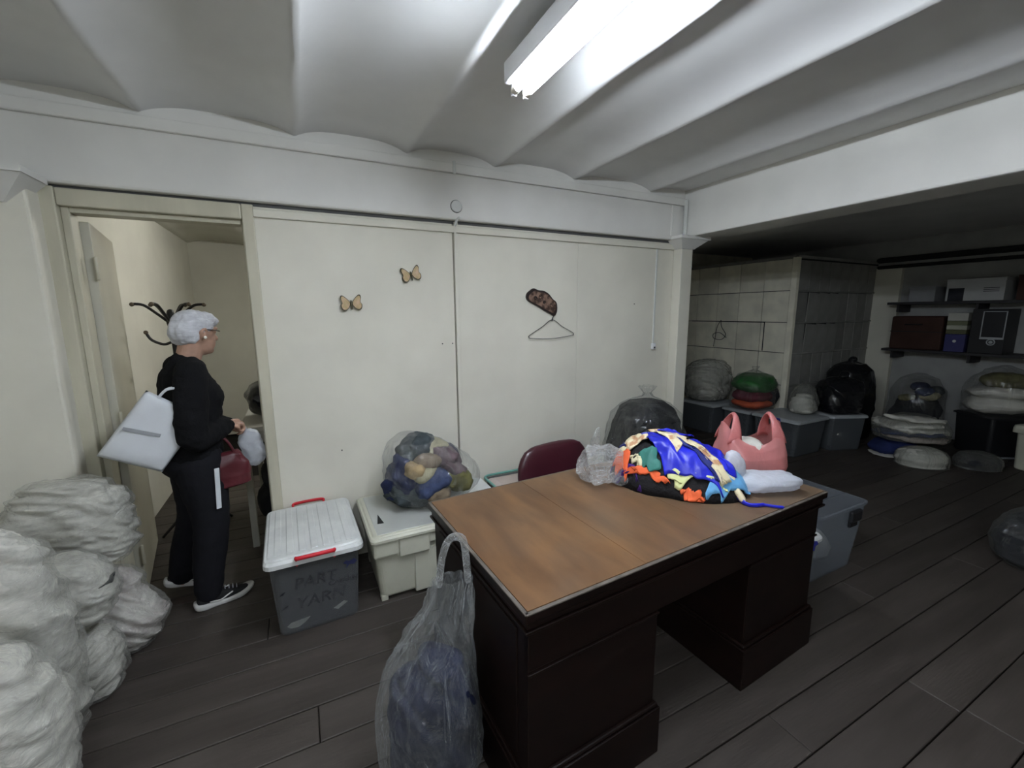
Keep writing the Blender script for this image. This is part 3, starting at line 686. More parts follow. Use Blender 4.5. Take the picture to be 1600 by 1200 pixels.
# ================================================================== BAGS
def cloth_disp(seed, amp=0.02, k=26.0, tilt=(0.35,0.2)):
    """bundled cloth: puffed folds with sharp creases, layered along a tilted direction"""
    k1 = k*0.40
    def f(p, th, t):
        w_ = 0.05*nz(p,3.0,seed)
        q = (p.x*0.26+w_, p.y*0.26, p.z+tilt[0]*p.x+tilt[1]*p.y+w_)
        a_ = abs(nz(q,k1,seed+1)); b_ = abs(nz(q,k1*2.3,seed+3)); c_ = abs(nz(p,k1*2.6,seed+7))
        return amp*(2.3*a_+1.3*b_+0.3*c_-0.9)
    return f
def film_disp(seed, amp=0.008, pleat=0.0, npl=11, s=7.0, top=0.62):
    def f(p, th, t):
        w_ = 0.04*nz(p,4,seed+2)
        q = (p.x+0.5*p.z+w_, p.y-0.4*p.z, p.z*0.7+0.5*p.x)
        d = amp*(0.7-2.2*abs(nz(q,s,seed)))+amp*0.6*(0.5-2.2*abs(nz(q,s*2.3,seed+4)))
        if pleat:
            e = min(1,max(0,(t-top)/(0.9-top)))
            d += pleat*e*math.sin(npl*th+4*nz(p,4,seed+9))*min(1,max(0.15,(1-t)*6))
        return d
    return f
def sack(name, label, loc, rx, ry, h, seed, fmat, cmat, fill=0.86, rot=(0,0,0), group=None, tie=True, pw=2.5, lean=(0,0), cl=(0.02,26), tilt=(0.35,0.2), cat='bag', base=0.62, amp=0.008, cname='laundry', topw=1.0, hi=False):
    t = thing(name, label, cat, loc, rot, group)
    lx, ly = lean
    S = [(0.0,base),(0.03,base+0.2),(0.14,0.97),(0.36,1.03),(0.60,0.98*topw),(0.78,0.84*topw)]
    S += [(0.88,0.50*topw),(0.925,0.17),(0.95,0.10),(0.975,0.16),(1.0,0.24)] if tie else [(0.90,0.62*topw),(0.97,0.34*topw),(1.0,0.08)]
    prof = [(z*h,lx*z,ly*z,rx*s,ry*s,pw if s>0.4 else 2.0) for z,s in S]
    if cmat is not None:
        C = [(0.0,base*0.9),(0.03,base+0.14),(0.14,0.91),(0.36,0.97),(0.60,0.92*topw),(0.80,0.80*topw),(0.92,0.62*topw),(0.98,0.40*topw),(1.0,0.06)]
        cprof = [(0.006+z*h*fill,lx*z*fill,ly*z*fill,rx*s,ry*s,pw) for z,s in C]
        cd_ = cloth_disp(seed+20,cl[0],cl[1],tilt)
        loft(cname, cprof, cmat, t, 120 if hi else 64, 96 if hi else 54, cd_)
    fd_ = film_disp(seed,amp,0.020 if tie else 0.0)
    if hi and not tie:
        prof = [(max(0.0,z-0.004) if i<2 else z+0.010*i/len(cprof),x,y,a_+0.011,b_+0.011,p_) for i,(z,x,y,a_,b_,p_) in enumerate(cprof)]
        loft('plastic_film', prof, fmat, t, 120, 96, lambda p,th,tt: 0.8*cd_(p,th,tt)+fd_(p,th,tt))
    else:
        loft('plastic_film', prof, fmat, t, 120 if hi else 72, 90 if hi else 54, (lambda p,th,tt: (0.6*cd_(p,th,tt) if tt<0.6 else 0)+fd_(p,th,tt)) if hi else fd_)
    return t
# ---- laundry stack on the left
G = 'bagged laundry stacked by the door'
sack('laundry_bag', 'clear bag of white linen lying on top of the stack nearest the door', (-0.975,2.445,0.455), 0.215, 0.122, 0.43, 11, W['film_white'], W['linen'], tie=False, group=G, hi=True, amp=0.007, cl=(0.022,40), fill=0.88, pw=3.2, base=0.72)
sack('laundry_bag', 'slumped bag of white linen on the floor nearest the door', (-0.925,2.445,0), 0.235, 0.125, 0.455, 12, W['film_white'], W['linen_pink'], tie=False, group=G, hi=True, amp=0.007, cl=(0.022,36), tilt=(0.9,0.2), pw=2.8, topw=0.80)
t = sack('laundry_bag', 'bulging linen bag with a black cloth band, in the middle of the stack', (-0.955,2.185,0.335), 0.19, 0.128, 0.30, 13, W['film_white'], W['linen'], tie=False, group=G, hi=True, amp=0.007, cl=(0.016,34), pw=2.6, base=0.74)
bm = bmesh.new()
rings = []
for j in range(7):
    z = 0.012+0.075*j/6; rr = 0.80+0.09*j/6
    rings.append([Vector((0.205*rr*math.cos(a)*1.03, 0.140*rr*math.sin(a)*1.03, z+0.30*(0.205*rr*math.cos(a)))) for a in [(-1.9+2.6*k/30) for k in range(31)]])
rows = [[bm.verts.new(p) for p in r] for r in rings]
for A,B in zip(rows[:-1],rows[1:]):
    for k in range(30): bm.faces.new((A[k],A[k+1],B[k+1],B[k]))
o = from_bm('black_cloth_band', bm, W['blackcloth'], t, smooth=True); bake(o, [('SOLIDIFY',{'thickness':0.012})])
o.location = (0,0,0.012)
sack('laundry_bag', 'tall crinkled linen bag on the floor under the black banded one', (-0.975,2.185,0), 0.20, 0.132, 0.335, 14, W['film_white'], W['linen'], tie=False, group=G, hi=True, amp=0.007, cl=(0.020,40), tilt=(-0.7,0.1), pw=2.8, base=0.72)
sack('laundry_bag', 'tall upright linen bag with loose clear film on top, left edge of the photo', (-1.07,1.915,0), 0.265, 0.132, 0.985, 15, W['film_white'], W['linen'], tie=True, group=G, hi=True, amp=0.007, cl=(0.022,32), tilt=(0.6,0.3), fill=0.92, pw=2.8, base=0.72)
sack('laundry_bag', 'rounded linen bag at the front of the stack, lower left corner', (-0.95,1.635,0), 0.215, 0.138, 0.62, 16, W['film_white'], W['linen'], tie=False, group=G, hi=True, amp=0.007, cl=(0.018,34), fill=0.93, pw=2.7, topw=1.06)
# ---- clear bag of mixed socks on the cream box
sk = thing('sock_bag', 'clear plastic bag of mixed navy, grey and tan socks leaning on the wall', 'bag', (0.62,2.50,0.414), (0,0,math.radians(-8)))
pal = {'navy':(0.020,0.026,0.07),'denim':(0.05,0.065,0.13),'tan':(0.30,0.22,0.12),'mauve':(0.14,0.10,0.11),'olive':(0.13,0.12,0.05),'slate':(0.045,0.055,0.06),'cream':(0.36,0.33,0.22),'taupe':(0.17,0.13,0.09)}
SM = {k:mat('sock_'+k, c, 0.85, 0.15, var=0.25, vscale=12, bump=0.5, bscale=40) for k,c in pal.items()}
def sock_roll(cname, x, y, z, rx, ry, rz, rot, seed):
    lump('rolled_sock', rx*1.22, ry*1.15, rz*1.22, SM[cname], sk, (x*1.05,y*1.08,z*1.02), seed, 0.20, rot, nseg=36, nlev=26, freq=12)
for i,(cn,x,y,z,rx,ry,rz,rot) in enumerate([
    ('navy',-0.125,-0.04,0.17,0.075,0.10,0.115,(0.2,0.3,0)),('slate',-0.03,-0.02,0.335,0.085,0.09,0.06,(0,-0.3,0)),('cream',0.055,0.0,0.315,0.075,0.08,0.05,(0,0.3,0.3)),
    ('tan',-0.06,-0.125,0.235,0.052,0.05,0.042,(0,0.3,0)),('mauve',0.115,-0.04,0.265,0.085,0.09,0.055,(0,0.5,0)),('taupe',0.015,-0.11,0.275,0.06,0.05,0.035,(0,0.2,0)),
    ('cream',0.0,-0.135,0.205,0.052,0.045,0.035,(0,-0.3,0)),('denim',0.035,-0.130,0.150,0.095,0.055,0.052,(0,-0.45,0)),('olive',0.175,-0.09,0.135,0.085,0.075,0.055,(0,0.2,0)),
    ('mauve',0.165,-0.085,0.205,0.075,0.06,0.035,(0,0.6,0)),('slate',-0.075,-0.05,0.085,0.11,0.10,0.07,(0,0.1,0)),('navy',0.02,0.06,0.18,0.16,0.09,0.13,(0,0,0)),('taupe',0.075,-0.12,0.07,0.06,0.06,0.05,(0,0,0)),('slate',0.10,0.05,0.10,0.13,0.09,0.07,(0,0,0))]):
    sock_roll(cn, x, y, z, rx, ry, rz, rot, 40+i)
fp = [(0.0,0.03,-0.02,0.10,0.10,2.4),(0.02,0.03,-0.02,0.19,0.16,2.4),(0.10,0.02,-0.02,0.235,0.185,2.6),(0.20,0.01,-0.02,0.25,0.19,2.6),(0.30,-0.015,-0.01,0.215,0.17,2.5),(0.38,-0.045,0.0,0.155,0.125,2.3),(0.42,-0.07,0.01,0.06,0.06,2)]
def sockfilm(p, th, t):
    d = film_disp(60,0.012,0,s=6)(p,th,t)
    e = max(0,math.cos(th-0.1))**6*math.exp(-((t-0.36)/0.22)**2); f = max(0,math.cos(th+1.35))**10*math.exp(-((t-0.05)/0.16)**2)
    return d+0.095*e+0.06*f
loft('plastic_film', fp, W['film'], sk, 80, 50, sockfilm)
# ---- dark bag by the column
sack('bin_bag', 'big tied clear bag of black clothes standing against the wall by the column', (2.36,2.43,0), 0.275, 0.25, 0.985, 21, W['film_dark'], W['blackcloth'], fill=0.90, cl=(0.010,12), pw=3.2, base=0.78, amp=0.013, cname='dark_clothes', hi=True, topw=1.06)
# ---- tall handle bag leaning on the desk
hb = thing('handle_bag', 'clear carrier bag with a loop handle and navy clothes, leaning on the desk side', 'bag', (0.288,1.205,0), (0,0,math.radians(-12)))
hb.scale = (0.84,0.90,1.045)
def hbd(p, th, t):
    d = film_disp(70,0.012,0.020,9,5.0,0.40)(p,th,t)+0.010*min(1,t*2)*(0.5-2*abs(nz((math.cos(th)*2.2,math.sin(th)*2.2,t*0.9),1.6,77)))
    return d
hp = [(0.0,0,0,0.12,0.11,2.4),(0.02,0,0,0.17,0.15,2.6),(0.14,0,0,0.195,0.17,2.6),(0.30,-0.005,0,0.19,0.165,2.4),(0.40,0.0,0,0.17,0.135,2.2),(0.48,0.03,0.01,0.135,0.10,2.0),(0.56,0.075,0.02,0.095,0.065,2.0),(0.63,0.10,0.03,0.072,0.042,2.0),(0.68,0.11,0.03,0.065,0.030,2.0)]
loft('plastic_film', hp, W['film_handle'], hb, 140, 100, hbd, cap=False)
lp_ = spline([(0.055,0.03,0.665),(0.066,0.03,0.735),(0.088,0.028,0.795),(0.118,0.026,0.815),(0.150,0.026,0.800),(0.160,0.028,0.735),(0.165,0.03,0.665)],40)
hd = tube('loop_handle', lp_, 0.014, W['film_handle'], hb, seg=10, flat=0.55)
hd.data.materials.clear(); hd.data.materials.append(W['film_crumple'])
cp_ = [(0.008,0.01,0,0.10,0.09,2.4),(0.03,0.01,0,0.150,0.130,2.6),(0.14,0.01,0,0.176,0.150,2.6),(0.27,0.01,0,0.170,0.145,2.4),(0.36,0.02,0,0.145,0.115,2.3),(0.42,0.035,0,0.10,0.08,2.2),(0.45,0.045,0,0.03,0.03,2)]
loft('navy_clothes', cp_, W['navy'], hb, 100, 70, cloth_disp(71,0.016,16,(0.8,0.3)))
lump('brown_cloth', 0.07, 0.06, 0.055, W['brown'], hb, (-0.125,-0.075,0.062), 73, 0.15)
# ================================================================== CLOTHES PILE ON THE DESK
DZ = 0.7612
MX, MY, MA, MB_ = 1.525, 1.365, 0.300, 0.205
def mound(x, y):
    dx, dy = x-MX, y-MY
    u = (dx*0.62-dy*0.786)/MA; v = (dx*0.786+dy*0.62)/MB_
    r2 = (abs(u)**2.4+abs(v)**2.4)
    return DZ+0.003+0.192*max(0,1-r2)**0.62*(1-0.20*u)
CM = {'royal':mat('royal_blue_satin',(0.012,0.016,0.42),0.38,0.45,var=0.2,vscale=6,bump=0.15,bscale=30),
 'cream':mat('cream_cotton',(0.62,0.56,0.36),0.75,0.2,var=0.1,vscale=8,bump=0.2,bscale=40),
 'lemon':mat('pale_lemon_cotton',(0.60,0.62,0.30),0.75,0.2,var=0.1,bump=0.2,bscale=30),
 'orange':mat('orange_fabric',(0.62,0.105,0.035),0.7,0.2,var=0.15,vscale=8,bump=0.25,bscale=30),
 'teal':mat('teal_fabric',(0.035,0.16,0.13),0.6,0.3,var=0.2,bump=0.25,bscale=30),
 'net':mat('black_lace',(0.012,0.011,0.012),0.85,0.2,bump=0.6,bscale=60),
 'sky':mat('sky_blue_fabric',(0.13,0.36,0.62),0.6,0.3,var=0.12,bump=0.2,bscale=25),
 'violet':mat('violet_net',(0.045,0.012,0.13),0.7,0.3,var=0.3,bump=0.5,bscale=50),
 'navyband':mat('navy_band',(0.016,0.022,0.13),0.6,0.3),
 'patt':mat('patterned_trim',(0.58,0.50,0.33),0.7,0.2,c2=(0.40,0.22,0.12),vscale=22,contrast=(0.52,0.6),bump=0.2,bscale=30)}
def drape(name, label, mk, pts, lift, seed, wr=0.012, cat='fabric', n=26, th=0.005, freq=14, hem=0.01, parts=()):
    """a piece of cloth spanned by a 4-corner or strip outline (x,y on the desk), lying over the pile"""
    t = thing(name, label, cat, (pts[0][0],pts[0][1],DZ), group='garments heaped on the desk')
    o = drape_part('cloth', mk, pts, lift, seed, t, wr, n, th, freq, hem)
    for (pn,pm,pp,pl) in parts: drape_part(pn, pm, pp, pl, seed+30, t, wr*0.5, n, 0.004, freq, 0.0)
    return t
def drape_part(name, mk, pts, lift, seed, parent, wr, n, th, freq, hem):
    bm = bmesh.new(); rows = []
    A,B,C,D = [Vector((p[0],p[1],0)) for p in pts]
    bulge = Vector((0,0,0))
    ox, oy = parent.location.x, parent.location.y
    for j in range(n+1):
        v = j/n; row = []
        for i in range(n+1):
            u = i/n
            p = (A*(1-u)+B*u)*(1-v)+(D*(1-u)+C*u)*v
            e = 0.018*nz((u*3,v*3,0),1.0,seed)
            x = p.x+e+0.016*nz(p,freq,seed+1)*1.0; y = p.y+0.016*nz(p,freq,seed+2)
            edge = min(u,1-u,v,1-v)
            z = mound(x,y)+lift+wr*(1-2*abs(nz(p,freq,seed+3)))+wr*0.5*nz(p,freq*2.4,seed+4)-hem*max(0,1-edge*8)
            z = max(z, DZ+0.003+lift*0.1)
            row.append(bm.verts.new((x-ox,y-oy,z-DZ)))
        rows.append(row)
    for j in range(n):
        for i in range(n): bm.faces.new((rows[j][i],rows[j][i+1],rows[j+1][i+1],rows[j+1][i]))
    o = from_bm(name, bm, CM[mk], parent, smooth=True)
    bake(o, [('SOLIDIFY',{'thickness':th,'offset':-1.0})])
    return o
# base heap so that the pile is solid
lc = thing('lace_cloth', 'black lace cloth bundled underneath the coloured garments', 'fabric', (MX,MY,DZ), group='garments heaped on the desk')
bm = bmesh.new(); rings = []
for j in range(26):
    rr = 1.0-j/25*0.98
    row = []
    for k in range(72):
        th = 2*PI*k/72; u, v = superpt(th, MA*rr, MB_*rr, 2.4)
        x = MX+u*0.62+v*0.786; y = MY-u*0.786+v*0.62
        p = Vector((x,y,0)); z = mound(x,y)-0.012+(0.014*(1-2*abs(nz(p,16,3)))+0.010*nz(p,34,8))*min(1,j/4)
        row.append(Vector((x-MX+0.012*nz(p,20,5),y-MY+0.012*nz(p,20,6),max(0.001,z-DZ))))
    rings.append(row)
ring_mesh(bm, rings); from_bm('cloth', bm, CM['net'], lc, smooth=True)
YB_ = [(270,500),(370,600),(470,625),(680,662),(920,692),(1080,650)]; YT_ = [(270,270),(350,250),(480,210),(620,160),(760,190),(930,290),(1080,480)]
def on_pile(a, b):
    """(a,b): measures across and up the face of the heap -> a spot on the desk under it"""
    def pw_(L, x):
        if x <= L[0][0]: return L[0][1]
        for (x0,y0),(x1,y1) in zip(L[:-1],L[1:]):
            if x <= x1: return y0+(y1-y0)*(x-x0)/(x1-x0)
        return L[-1][1]
    u = max(-0.97,min(0.97,2*(a-270)/810-1)); h_ = (pw_(YB_,a)-b)/(pw_(YB_,a)-pw_(YT_,a))
    vm = (1-abs(u)**2.4)**(1/2.4)
    def xy(v): return (MX+u*MA*0.62+v*MB_*0.786, MY-u*MA*0.786+v*MB_*0.62)
    vs = [-vm+(vm+0.35)*i/60 for i in range(61)]; ms = [(mound(*xy(v))-DZ)*0.88+MB_*(v+vm)*0.47 for v in vs]
    mm = max(ms); tgt = max(0.0,min(1.0,h_))*mm
    for v,m_ in zip(vs,ms):
        if m_ >= tgt: return xy(v)
    return xy(vs[-1])
def grow(quad, f=1.16):
    cx_ = sum(q[0] for q in quad)/4; cy_ = sum(q[1] for q in quad)/4
    return [(cx_+(a-cx_)*f, cy_+(b-cy_)*f) for a,b in quad]
def heap(name, label, mk, quad, lift, seed, wr=0.012, n=22, parts=()):
    drape(name, label, mk, [on_pile(*q) for q in grow(quad)], lift, seed, wr, n=n, hem=0.006, parts=[(pn,pm,[on_pile(*q) for q in pq],pl) for (pn,pm,pq,pl) in parts])
heap('violet_cloth', 'violet net cloth peeping out at the lower left of the pile', 'violet', [(258,425),(370,590),(500,625),(300,400)], 0.000, 2, 0.012)
heap('orange_cloth', 'orange cloth bunched on the left flank of the pile', 'orange', [(285,330),(330,500),(405,545),(385,345)], 0.010, 3, 0.014)
heap('orange_cloth', 'orange cloth along the lower front of the pile', 'orange', [(395,525),(640,612),(590,515),(470,500)], 0.010, 4, 0.012)
heap('orange_cloth', 'small rust orange scrap under the lemon cloth', 'orange', [(735,640),(790,680),(850,650),(790,610)], 0.006, 5, 0.006, 10)
heap('cream_scrap', 'little cream frayed scrap among the black lace', 'cream', [(405,420),(470,485),(495,440),(440,395)], 0.010, 17, 0.010, 10)
heap('teal_cloth', 'teal green scrap tucked beside the blue satin', 'teal', [(475,385),(500,490),(615,490),(565,360)], 0.016, 6, 0.016, 16)
heap('lemon_cloth', 'pale lemon cloth on the front of the pile', 'lemon', [(640,535),(690,610),(945,635),(880,540)], 0.014, 7, 0.012)
heap('cream_cloth', 'cream cloth hanging over the right end of the pile', 'cream', [(925,295),(960,610),(1025,490),(985,300)], 0.012, 8, 0.010)
heap('cream_cloth', 'cream cotton piece with a dark blue edge at the left of the pile', 'cream', [(270,262),(350,365),(390,335),(335,262)], 0.020, 9, 0.010, 16, (('blue_edge','navyband',[(300,262),(375,352),(395,332),(335,262)],0.026),))
heap('patterned_frill', 'orange and cream frill at the back left of the pile', 'patt', [(340,262),(400,340),(500,285),(415,225)], 0.020, 10, 0.018, 18)
heap('sky_cloth', 'sky blue cloth at the lower right corner of the pile', 'sky', [(865,655),(945,705),(1085,640),(1060,490)], 0.012, 11, 0.014, 18)
heap('blue_satin', 'royal blue satin garment with a patterned cream trim across the pile', 'royal', [(475,262),(635,535),(910,585),(670,262)], 0.022, 12, 0.016, 34, (
    ('patterned_trim','patt',[(485,232),(685,385),(740,235),(555,190)],0.036),('navy_stripe','navyband',[(665,265),(900,600),(940,600),(705,275)],0.034)))
heap('blue_satin', 'royal blue satin panel on the right slope of the pile', 'royal', [(735,245),(850,450),(985,500),(905,240)], 0.026, 13, 0.014, 26, (('cream_band','patt',[(700,270),(930,625),(980,600),(765,285)],0.040),))
heap('blue_satin', 'royal blue satin fold at the crest of the pile', 'royal', [(540,205),(690,215),(745,180),(620,150)], 0.032, 14, 0.014, 18)
st = thing('fabric_strap', 'thin royal blue strap trailing over the desk edge side of the pile', 'strap', (1.58,1.07,DZ), group='garments heaped on the desk')
tube('strap', spline([(0.015,0.045,0.045),(0.005,0.005,0.018),(0.01,-0.025,0.008),(0.035,-0.05,0.010),(0.065,-0.055,0.007),(0.085,-0.085,0.009),(0.11,-0.105,0.007)],30), [0.012]*8+[0.010]*12+[0.007]*10, CM['royal'], st, seg=8, flat=0.45)
tube('knot', spline([(0.02,0.05,0.05),(0.01,0.02,0.04),(0.01,0.0,0.02)],8), 0.014, CM['patt'], st, seg=8)
# ---- crumpled films and carrier bags on the desk
cb = thing('clear_bag', 'crumpled empty clear plastic bag at the left of the garment pile', 'bag', (1.235,1.545,DZ), (0,0,0.5))
lump('plastic_film', 0.115, 0.085, 0.075, W['film_crumple'], cb, (0,0,0.082), 81, 0.30, nseg=48, nlev=34, freq=13)
lump('film_tail', 0.045, 0.012, 0.085, W['film_crumple'], cb, (0.055,0.06,0.165), 84, 0.30, (0.3,-0.5,0), nseg=30, nlev=22, freq=16)
lump('film_tail', 0.085, 0.05, 0.028, W['film_crumple'], cb, (0.035,-0.115,0.034), 86, 0.28, (0,0,-0.6), nseg=36, nlev=20, freq=14)
wbg = thing('white_carrier_bag', 'white plastic carrier bag lying flat at the desk front beside the pink bag', 'bag', (1.770,1.118,DZ), (0,0,math.radians(-24)))
lump('bag_body', 0.150, 0.066, 0.042, W['film_whitebag'], wbg, (0.03,0.0,0.046), 91, 0.20, nseg=48, nlev=30, freq=11)
lump('bag_handle', 0.040, 0.034, 0.085, W['film_whitebag'], wbg, (-0.105,0.020,0.105), 93, 0.16, (0,-0.30,0), nseg=28, nlev=24, freq=10)
pk = thing('pink_carrier_bag', 'pink plastic carrier bag with two upright handles on the desk corner', 'bag', (1.945,1.30,DZ), (0,0,math.radians(-24)))
def pinkd(p, th, t):
    c_ = math.cos(th)
    up = max(0,(t-0.55)/0.45)
    d = film_disp(95,0.007,0.0,s=6)(p,th,t)
    lift = up*(0.075*abs(c_)**2.2-0.035*(1-abs(c_))**1.0)
    return Vector((math.cos(th)*d, math.sin(th)*d, lift))
pp = [(0.0,0,0,0.13,0.10,3),(0.008,0,0,0.150,0.115,3),(0.05,0,0,0.162,0.122,3),(0.10,0,0,0.160,0.115,2.8),(0.15,0,0,0.150,0.095,2.5),(0.185,0,0,0.140,0.070,2.3)]
loft('bag_body', pp, W['film_pink'], pk, 72, 40, pinkd, cap=False)
def strip_handle(sx):
    bm = bmesh.new(); rows = []
    n = 26
    for i in range(n+1):
        u = i/n; a = PI*u
        y = 0.066*math.cos(a)*(1-0.25*math.sin(a)); z = 0.200+0.105*math.sin(a)**0.8
        xc = sx*(0.110-0.022*math.sin(a)); wdt = 0.036-0.024*math.sin(a)
        row = []
        for k in range(7):
            q = (k/6-0.5)*2
            row.append(bm.verts.new((xc+q*wdt, y*(1-0.06*abs(q)), z-0.010*q*q-0.028*(1-math.sin(a)) )))
        rows.append(row)
    for A,B in zip(rows[:-1],rows[1:]):
        for k in range(6): bm.faces.new((A[k],A[k+1],B[k+1],B[k]))
    o = from_bm('handle', bm, W['film_pink'], pk, smooth=True)
    bake(o, [('SOLIDIFY',{'thickness':0.003})])
for s in (-1,1): strip_handle(s)
lump('white_parcel', 0.095, 0.075, 0.075, W['linen'], pk, (-0.03,0,0.105), 97, 0.15)

# ================================================================== PERSON
def add_ell(bm, c, r, mtx=None, u=20, v=14):
    m = Matrix.Translation(Vector(c)) @ Matrix.Diagonal((r[0],r[1],r[2],1))
    if mtx is not None: m = mtx @ m
    bmesh.ops.create_uvsphere(bm, u_segments=u, v_segments=v, radius=1.0, matrix=m)
def fuse(name, bm, mat, parent, vox=0.008, smooth=4, disp=None, fac=0.5):
    o = from_bm(name, bm, mat, parent)
    bake(o, [('REMESH',{'mode':'VOXEL','voxel_size':vox}),('SMOOTH',{'factor':fac,'iterations':smooth})])
    if disp:
        nr = [v.normal.copy() for v in o.data.vertices]
        for v, n_ in zip(o.data.vertices, nr): v.co = v.co+disp(v.co, n_)
    return o
ps = thing('person', 'grey-haired person in black top and trousers walking through the doorway', 'person', (-0.535,2.725,0), math.radians(20))
def arm_pts(s):
    if s < 0: return [(-0.012,-0.155,1.262),(-0.035,-0.200,1.12),(-0.045,-0.205,0.955),(0.03,-0.155,0.950),(0.118,-0.095,0.962)]
    return [(-0.012,0.155,1.262),(-0.02,0.195,1.12),(-0.01,0.20,0.965),(0.08,0.13,0.945),(0.155,0.075,0.940)]
LEG = {-1:[(-0.015,-0.082,0.80),(-0.005,-0.090,0.62),(0.000,-0.100,0.45),(-0.030,-0.108,0.26),(-0.052,-0.112,0.085)],
        1:[(-0.020,0.082,0.80),(-0.020,0.090,0.62),(-0.035,0.100,0.45),(-0.085,0.125,0.27),(-0.125,0.150,0.105)]}
TOR = [(-0.035,0,0.80),(-0.02,0,0.92),(-0.012,0,1.05),(-0.012,0,1.17),(-0.022,0,1.255),(-0.012,0,1.300)]
HM = Matrix.Translation((0.045,0,1.43)) @ Matrix.Rotation(math.radians(22),4,'Z') @ Matrix.Rotation(math.radians(8),4,'Y') @ Matrix.Translation((-0.045,0,-1.43))
bm = bmesh.new()
add_tube(bm, TOR, [0.120,0.112,0.112,0.108,0.085,0.055], 20, flat=1.30)
add_tube(bm, [(-0.015,0,1.27),(0.010,0,1.33),(0.035,0,1.42)], [0.062,0.056,0.056], 16)
add_ell(bm, (0.045,0,1.475), (0.092,0.073,0.098), HM); add_ell(bm, (0.085,0,1.415), (0.062,0.055,0.070), HM)
add_ell(bm, (0.118,0,1.375), (0.026,0.026,0.022), HM)                                                      # chin
def hm(p): return tuple(HM @ Vector(p))
add_tube(bm, [hm((0.125,0,1.475)),hm((0.153,0,1.440))], [0.010,0.015], 10); add_ell(bm, (0.150,0,1.437), (0.012,0.016,0.010), HM)
add_tube(bm, [hm((0.128,-0.018,1.402)),hm((0.141,0,1.402)),hm((0.128,0.018,1.402))], 0.008, 8)            # lips
for s in (-1,1):
    add_ell(bm, (0.122,s*0.030,1.470), (0.014,0.016,0.010), HM)
    add_tube(bm, [hm((0.128,s*0.048,1.490)),hm((0.138,s*0.026,1.494)),hm((0.136,s*0.008,1.490))], 0.007, 8)
    add_tube(bm, spline([hm(p) for p in ((0.040,s*0.070,1.440),(0.030,s*0.082,1.465),(0.042,s*0.084,1.482),(0.056,s*0.076,1.468),(0.050,s*0.072,1.440))],10), 0.008, 8)
    ap = arm_pts(s)
    add_tube(bm, spline(ap,14), [0.050,0.048,0.046,0.044,0.042,0.041,0.040,0.039,0.037,0.035,0.033,0.031,0.028,0.026], 12)
    add_tube(bm, spline(LEG[s],14), [0.095,0.09,0.085,0.08,0.072,0.065,0.06,0.056,0.054,0.052,0.046,0.042,0.038,0.036], 14)
    # hand: palm and five bent fingers closing on the bag handles
    wv = Vector(ap[-1]); f = (Vector(ap[-1])-Vector(ap[-2])).normalized(); f.z -= 0.18; f.normalize()
    side = Vector((-f.y,f.x,0)).normalized(); dn = f.cross(side); dn = dn if dn.z < 0 else -dn
    pc = wv+f*0.045
    add_tube(bm, [wv-f*0.01, wv+f*0.03, wv+f*0.070], [0.022,0.030,0.030], 14, flat=0.62)
    for q in range(4):
        o_ = (q-1.5)*0.0175; L_ = (0.9,1.0,0.95,0.78)[q]
        b0 = wv+f*0.066+side*o_; p1 = b0+f*0.026*L_+dn*0.012; p2 = p1+f*0.004+dn*0.026*L_; p3 = p2-f*0.018*L_+dn*0.008
        add_tube(bm, spline([b0-f*0.015,b0,p1,p2,p3],10), [0.0098,0.0098,0.0096,0.0094,0.0092,0.009,0.0088,0.0086,0.0082,0.0075], 8)
    th0 = wv+f*0.022+side*(-0.024 if s<0 else 0.024); 
    add_tube(bm, spline([wv+f*0.012,th0,th0+f*0.028+dn*0.016-side*(0.006 if s<0 else -0.006),th0+f*0.045+dn*0.032+side*(0.008 if s<0 else -0.008)],8), [0.012,0.0118,0.0112,0.011,0.0105,0.010,0.0095,0.0085], 8)
fuse('body', bm, W['skin'], ps, 0.0055, 2)
# top
bm = bmesh.new()
add_tube(bm, [(-0.030,0,0.83),(-0.018,0,0.93),(-0.008,0,1.05),(-0.008,0,1.17),(-0.024,0,1.262),(-0.018,0,1.300)], [0.140,0.136,0.136,0.128,0.100,0.064], 24, flat=1.28)
add_ell(bm, (0.06,0,1.12), (0.085,0.145,0.09))
for s in (-1,1):
    ap = arm_pts(s)
    add_tube(bm, spline([(0,s*0.085,1.275)]+ap,18), [0.060,0.066,0.070,0.072,0.072,0.072,0.072,0.072,0.072,0.070,0.070,0.068,0.064,0.060,0.056,0.052,0.048,0.043], 16)
def knit(co, n): return n*(0.006*noise.noise(co*16)+0.004*noise.noise(co*38))
fuse('top', bm, W['knit'], ps, 0.008, 5, knit)
# trousers
bm = bmesh.new()
add_tube(bm, [(-0.030,0,0.93),(-0.035,0,0.84),(-0.03,0,0.76)], [0.122,0.132,0.118], 24, flat=1.28)
add_ell(bm, (-0.085,0.0,0.815), (0.095,0.150,0.105))
for s in (-1,1):
    add_tube(bm, spline(LEG[s],16), [0.112,0.112,0.108,0.105,0.100,0.095,0.090,0.086,0.083,0.081,0.079,0.077,0.074,0.070,0.066,0.062], 18)
def crease(co, n): return n*(0.005*noise.noise(Vector((co.x*14,co.y*14,co.z*22))))
fuse('trousers', bm, W['trouser'], ps, 0.008, 4, crease)
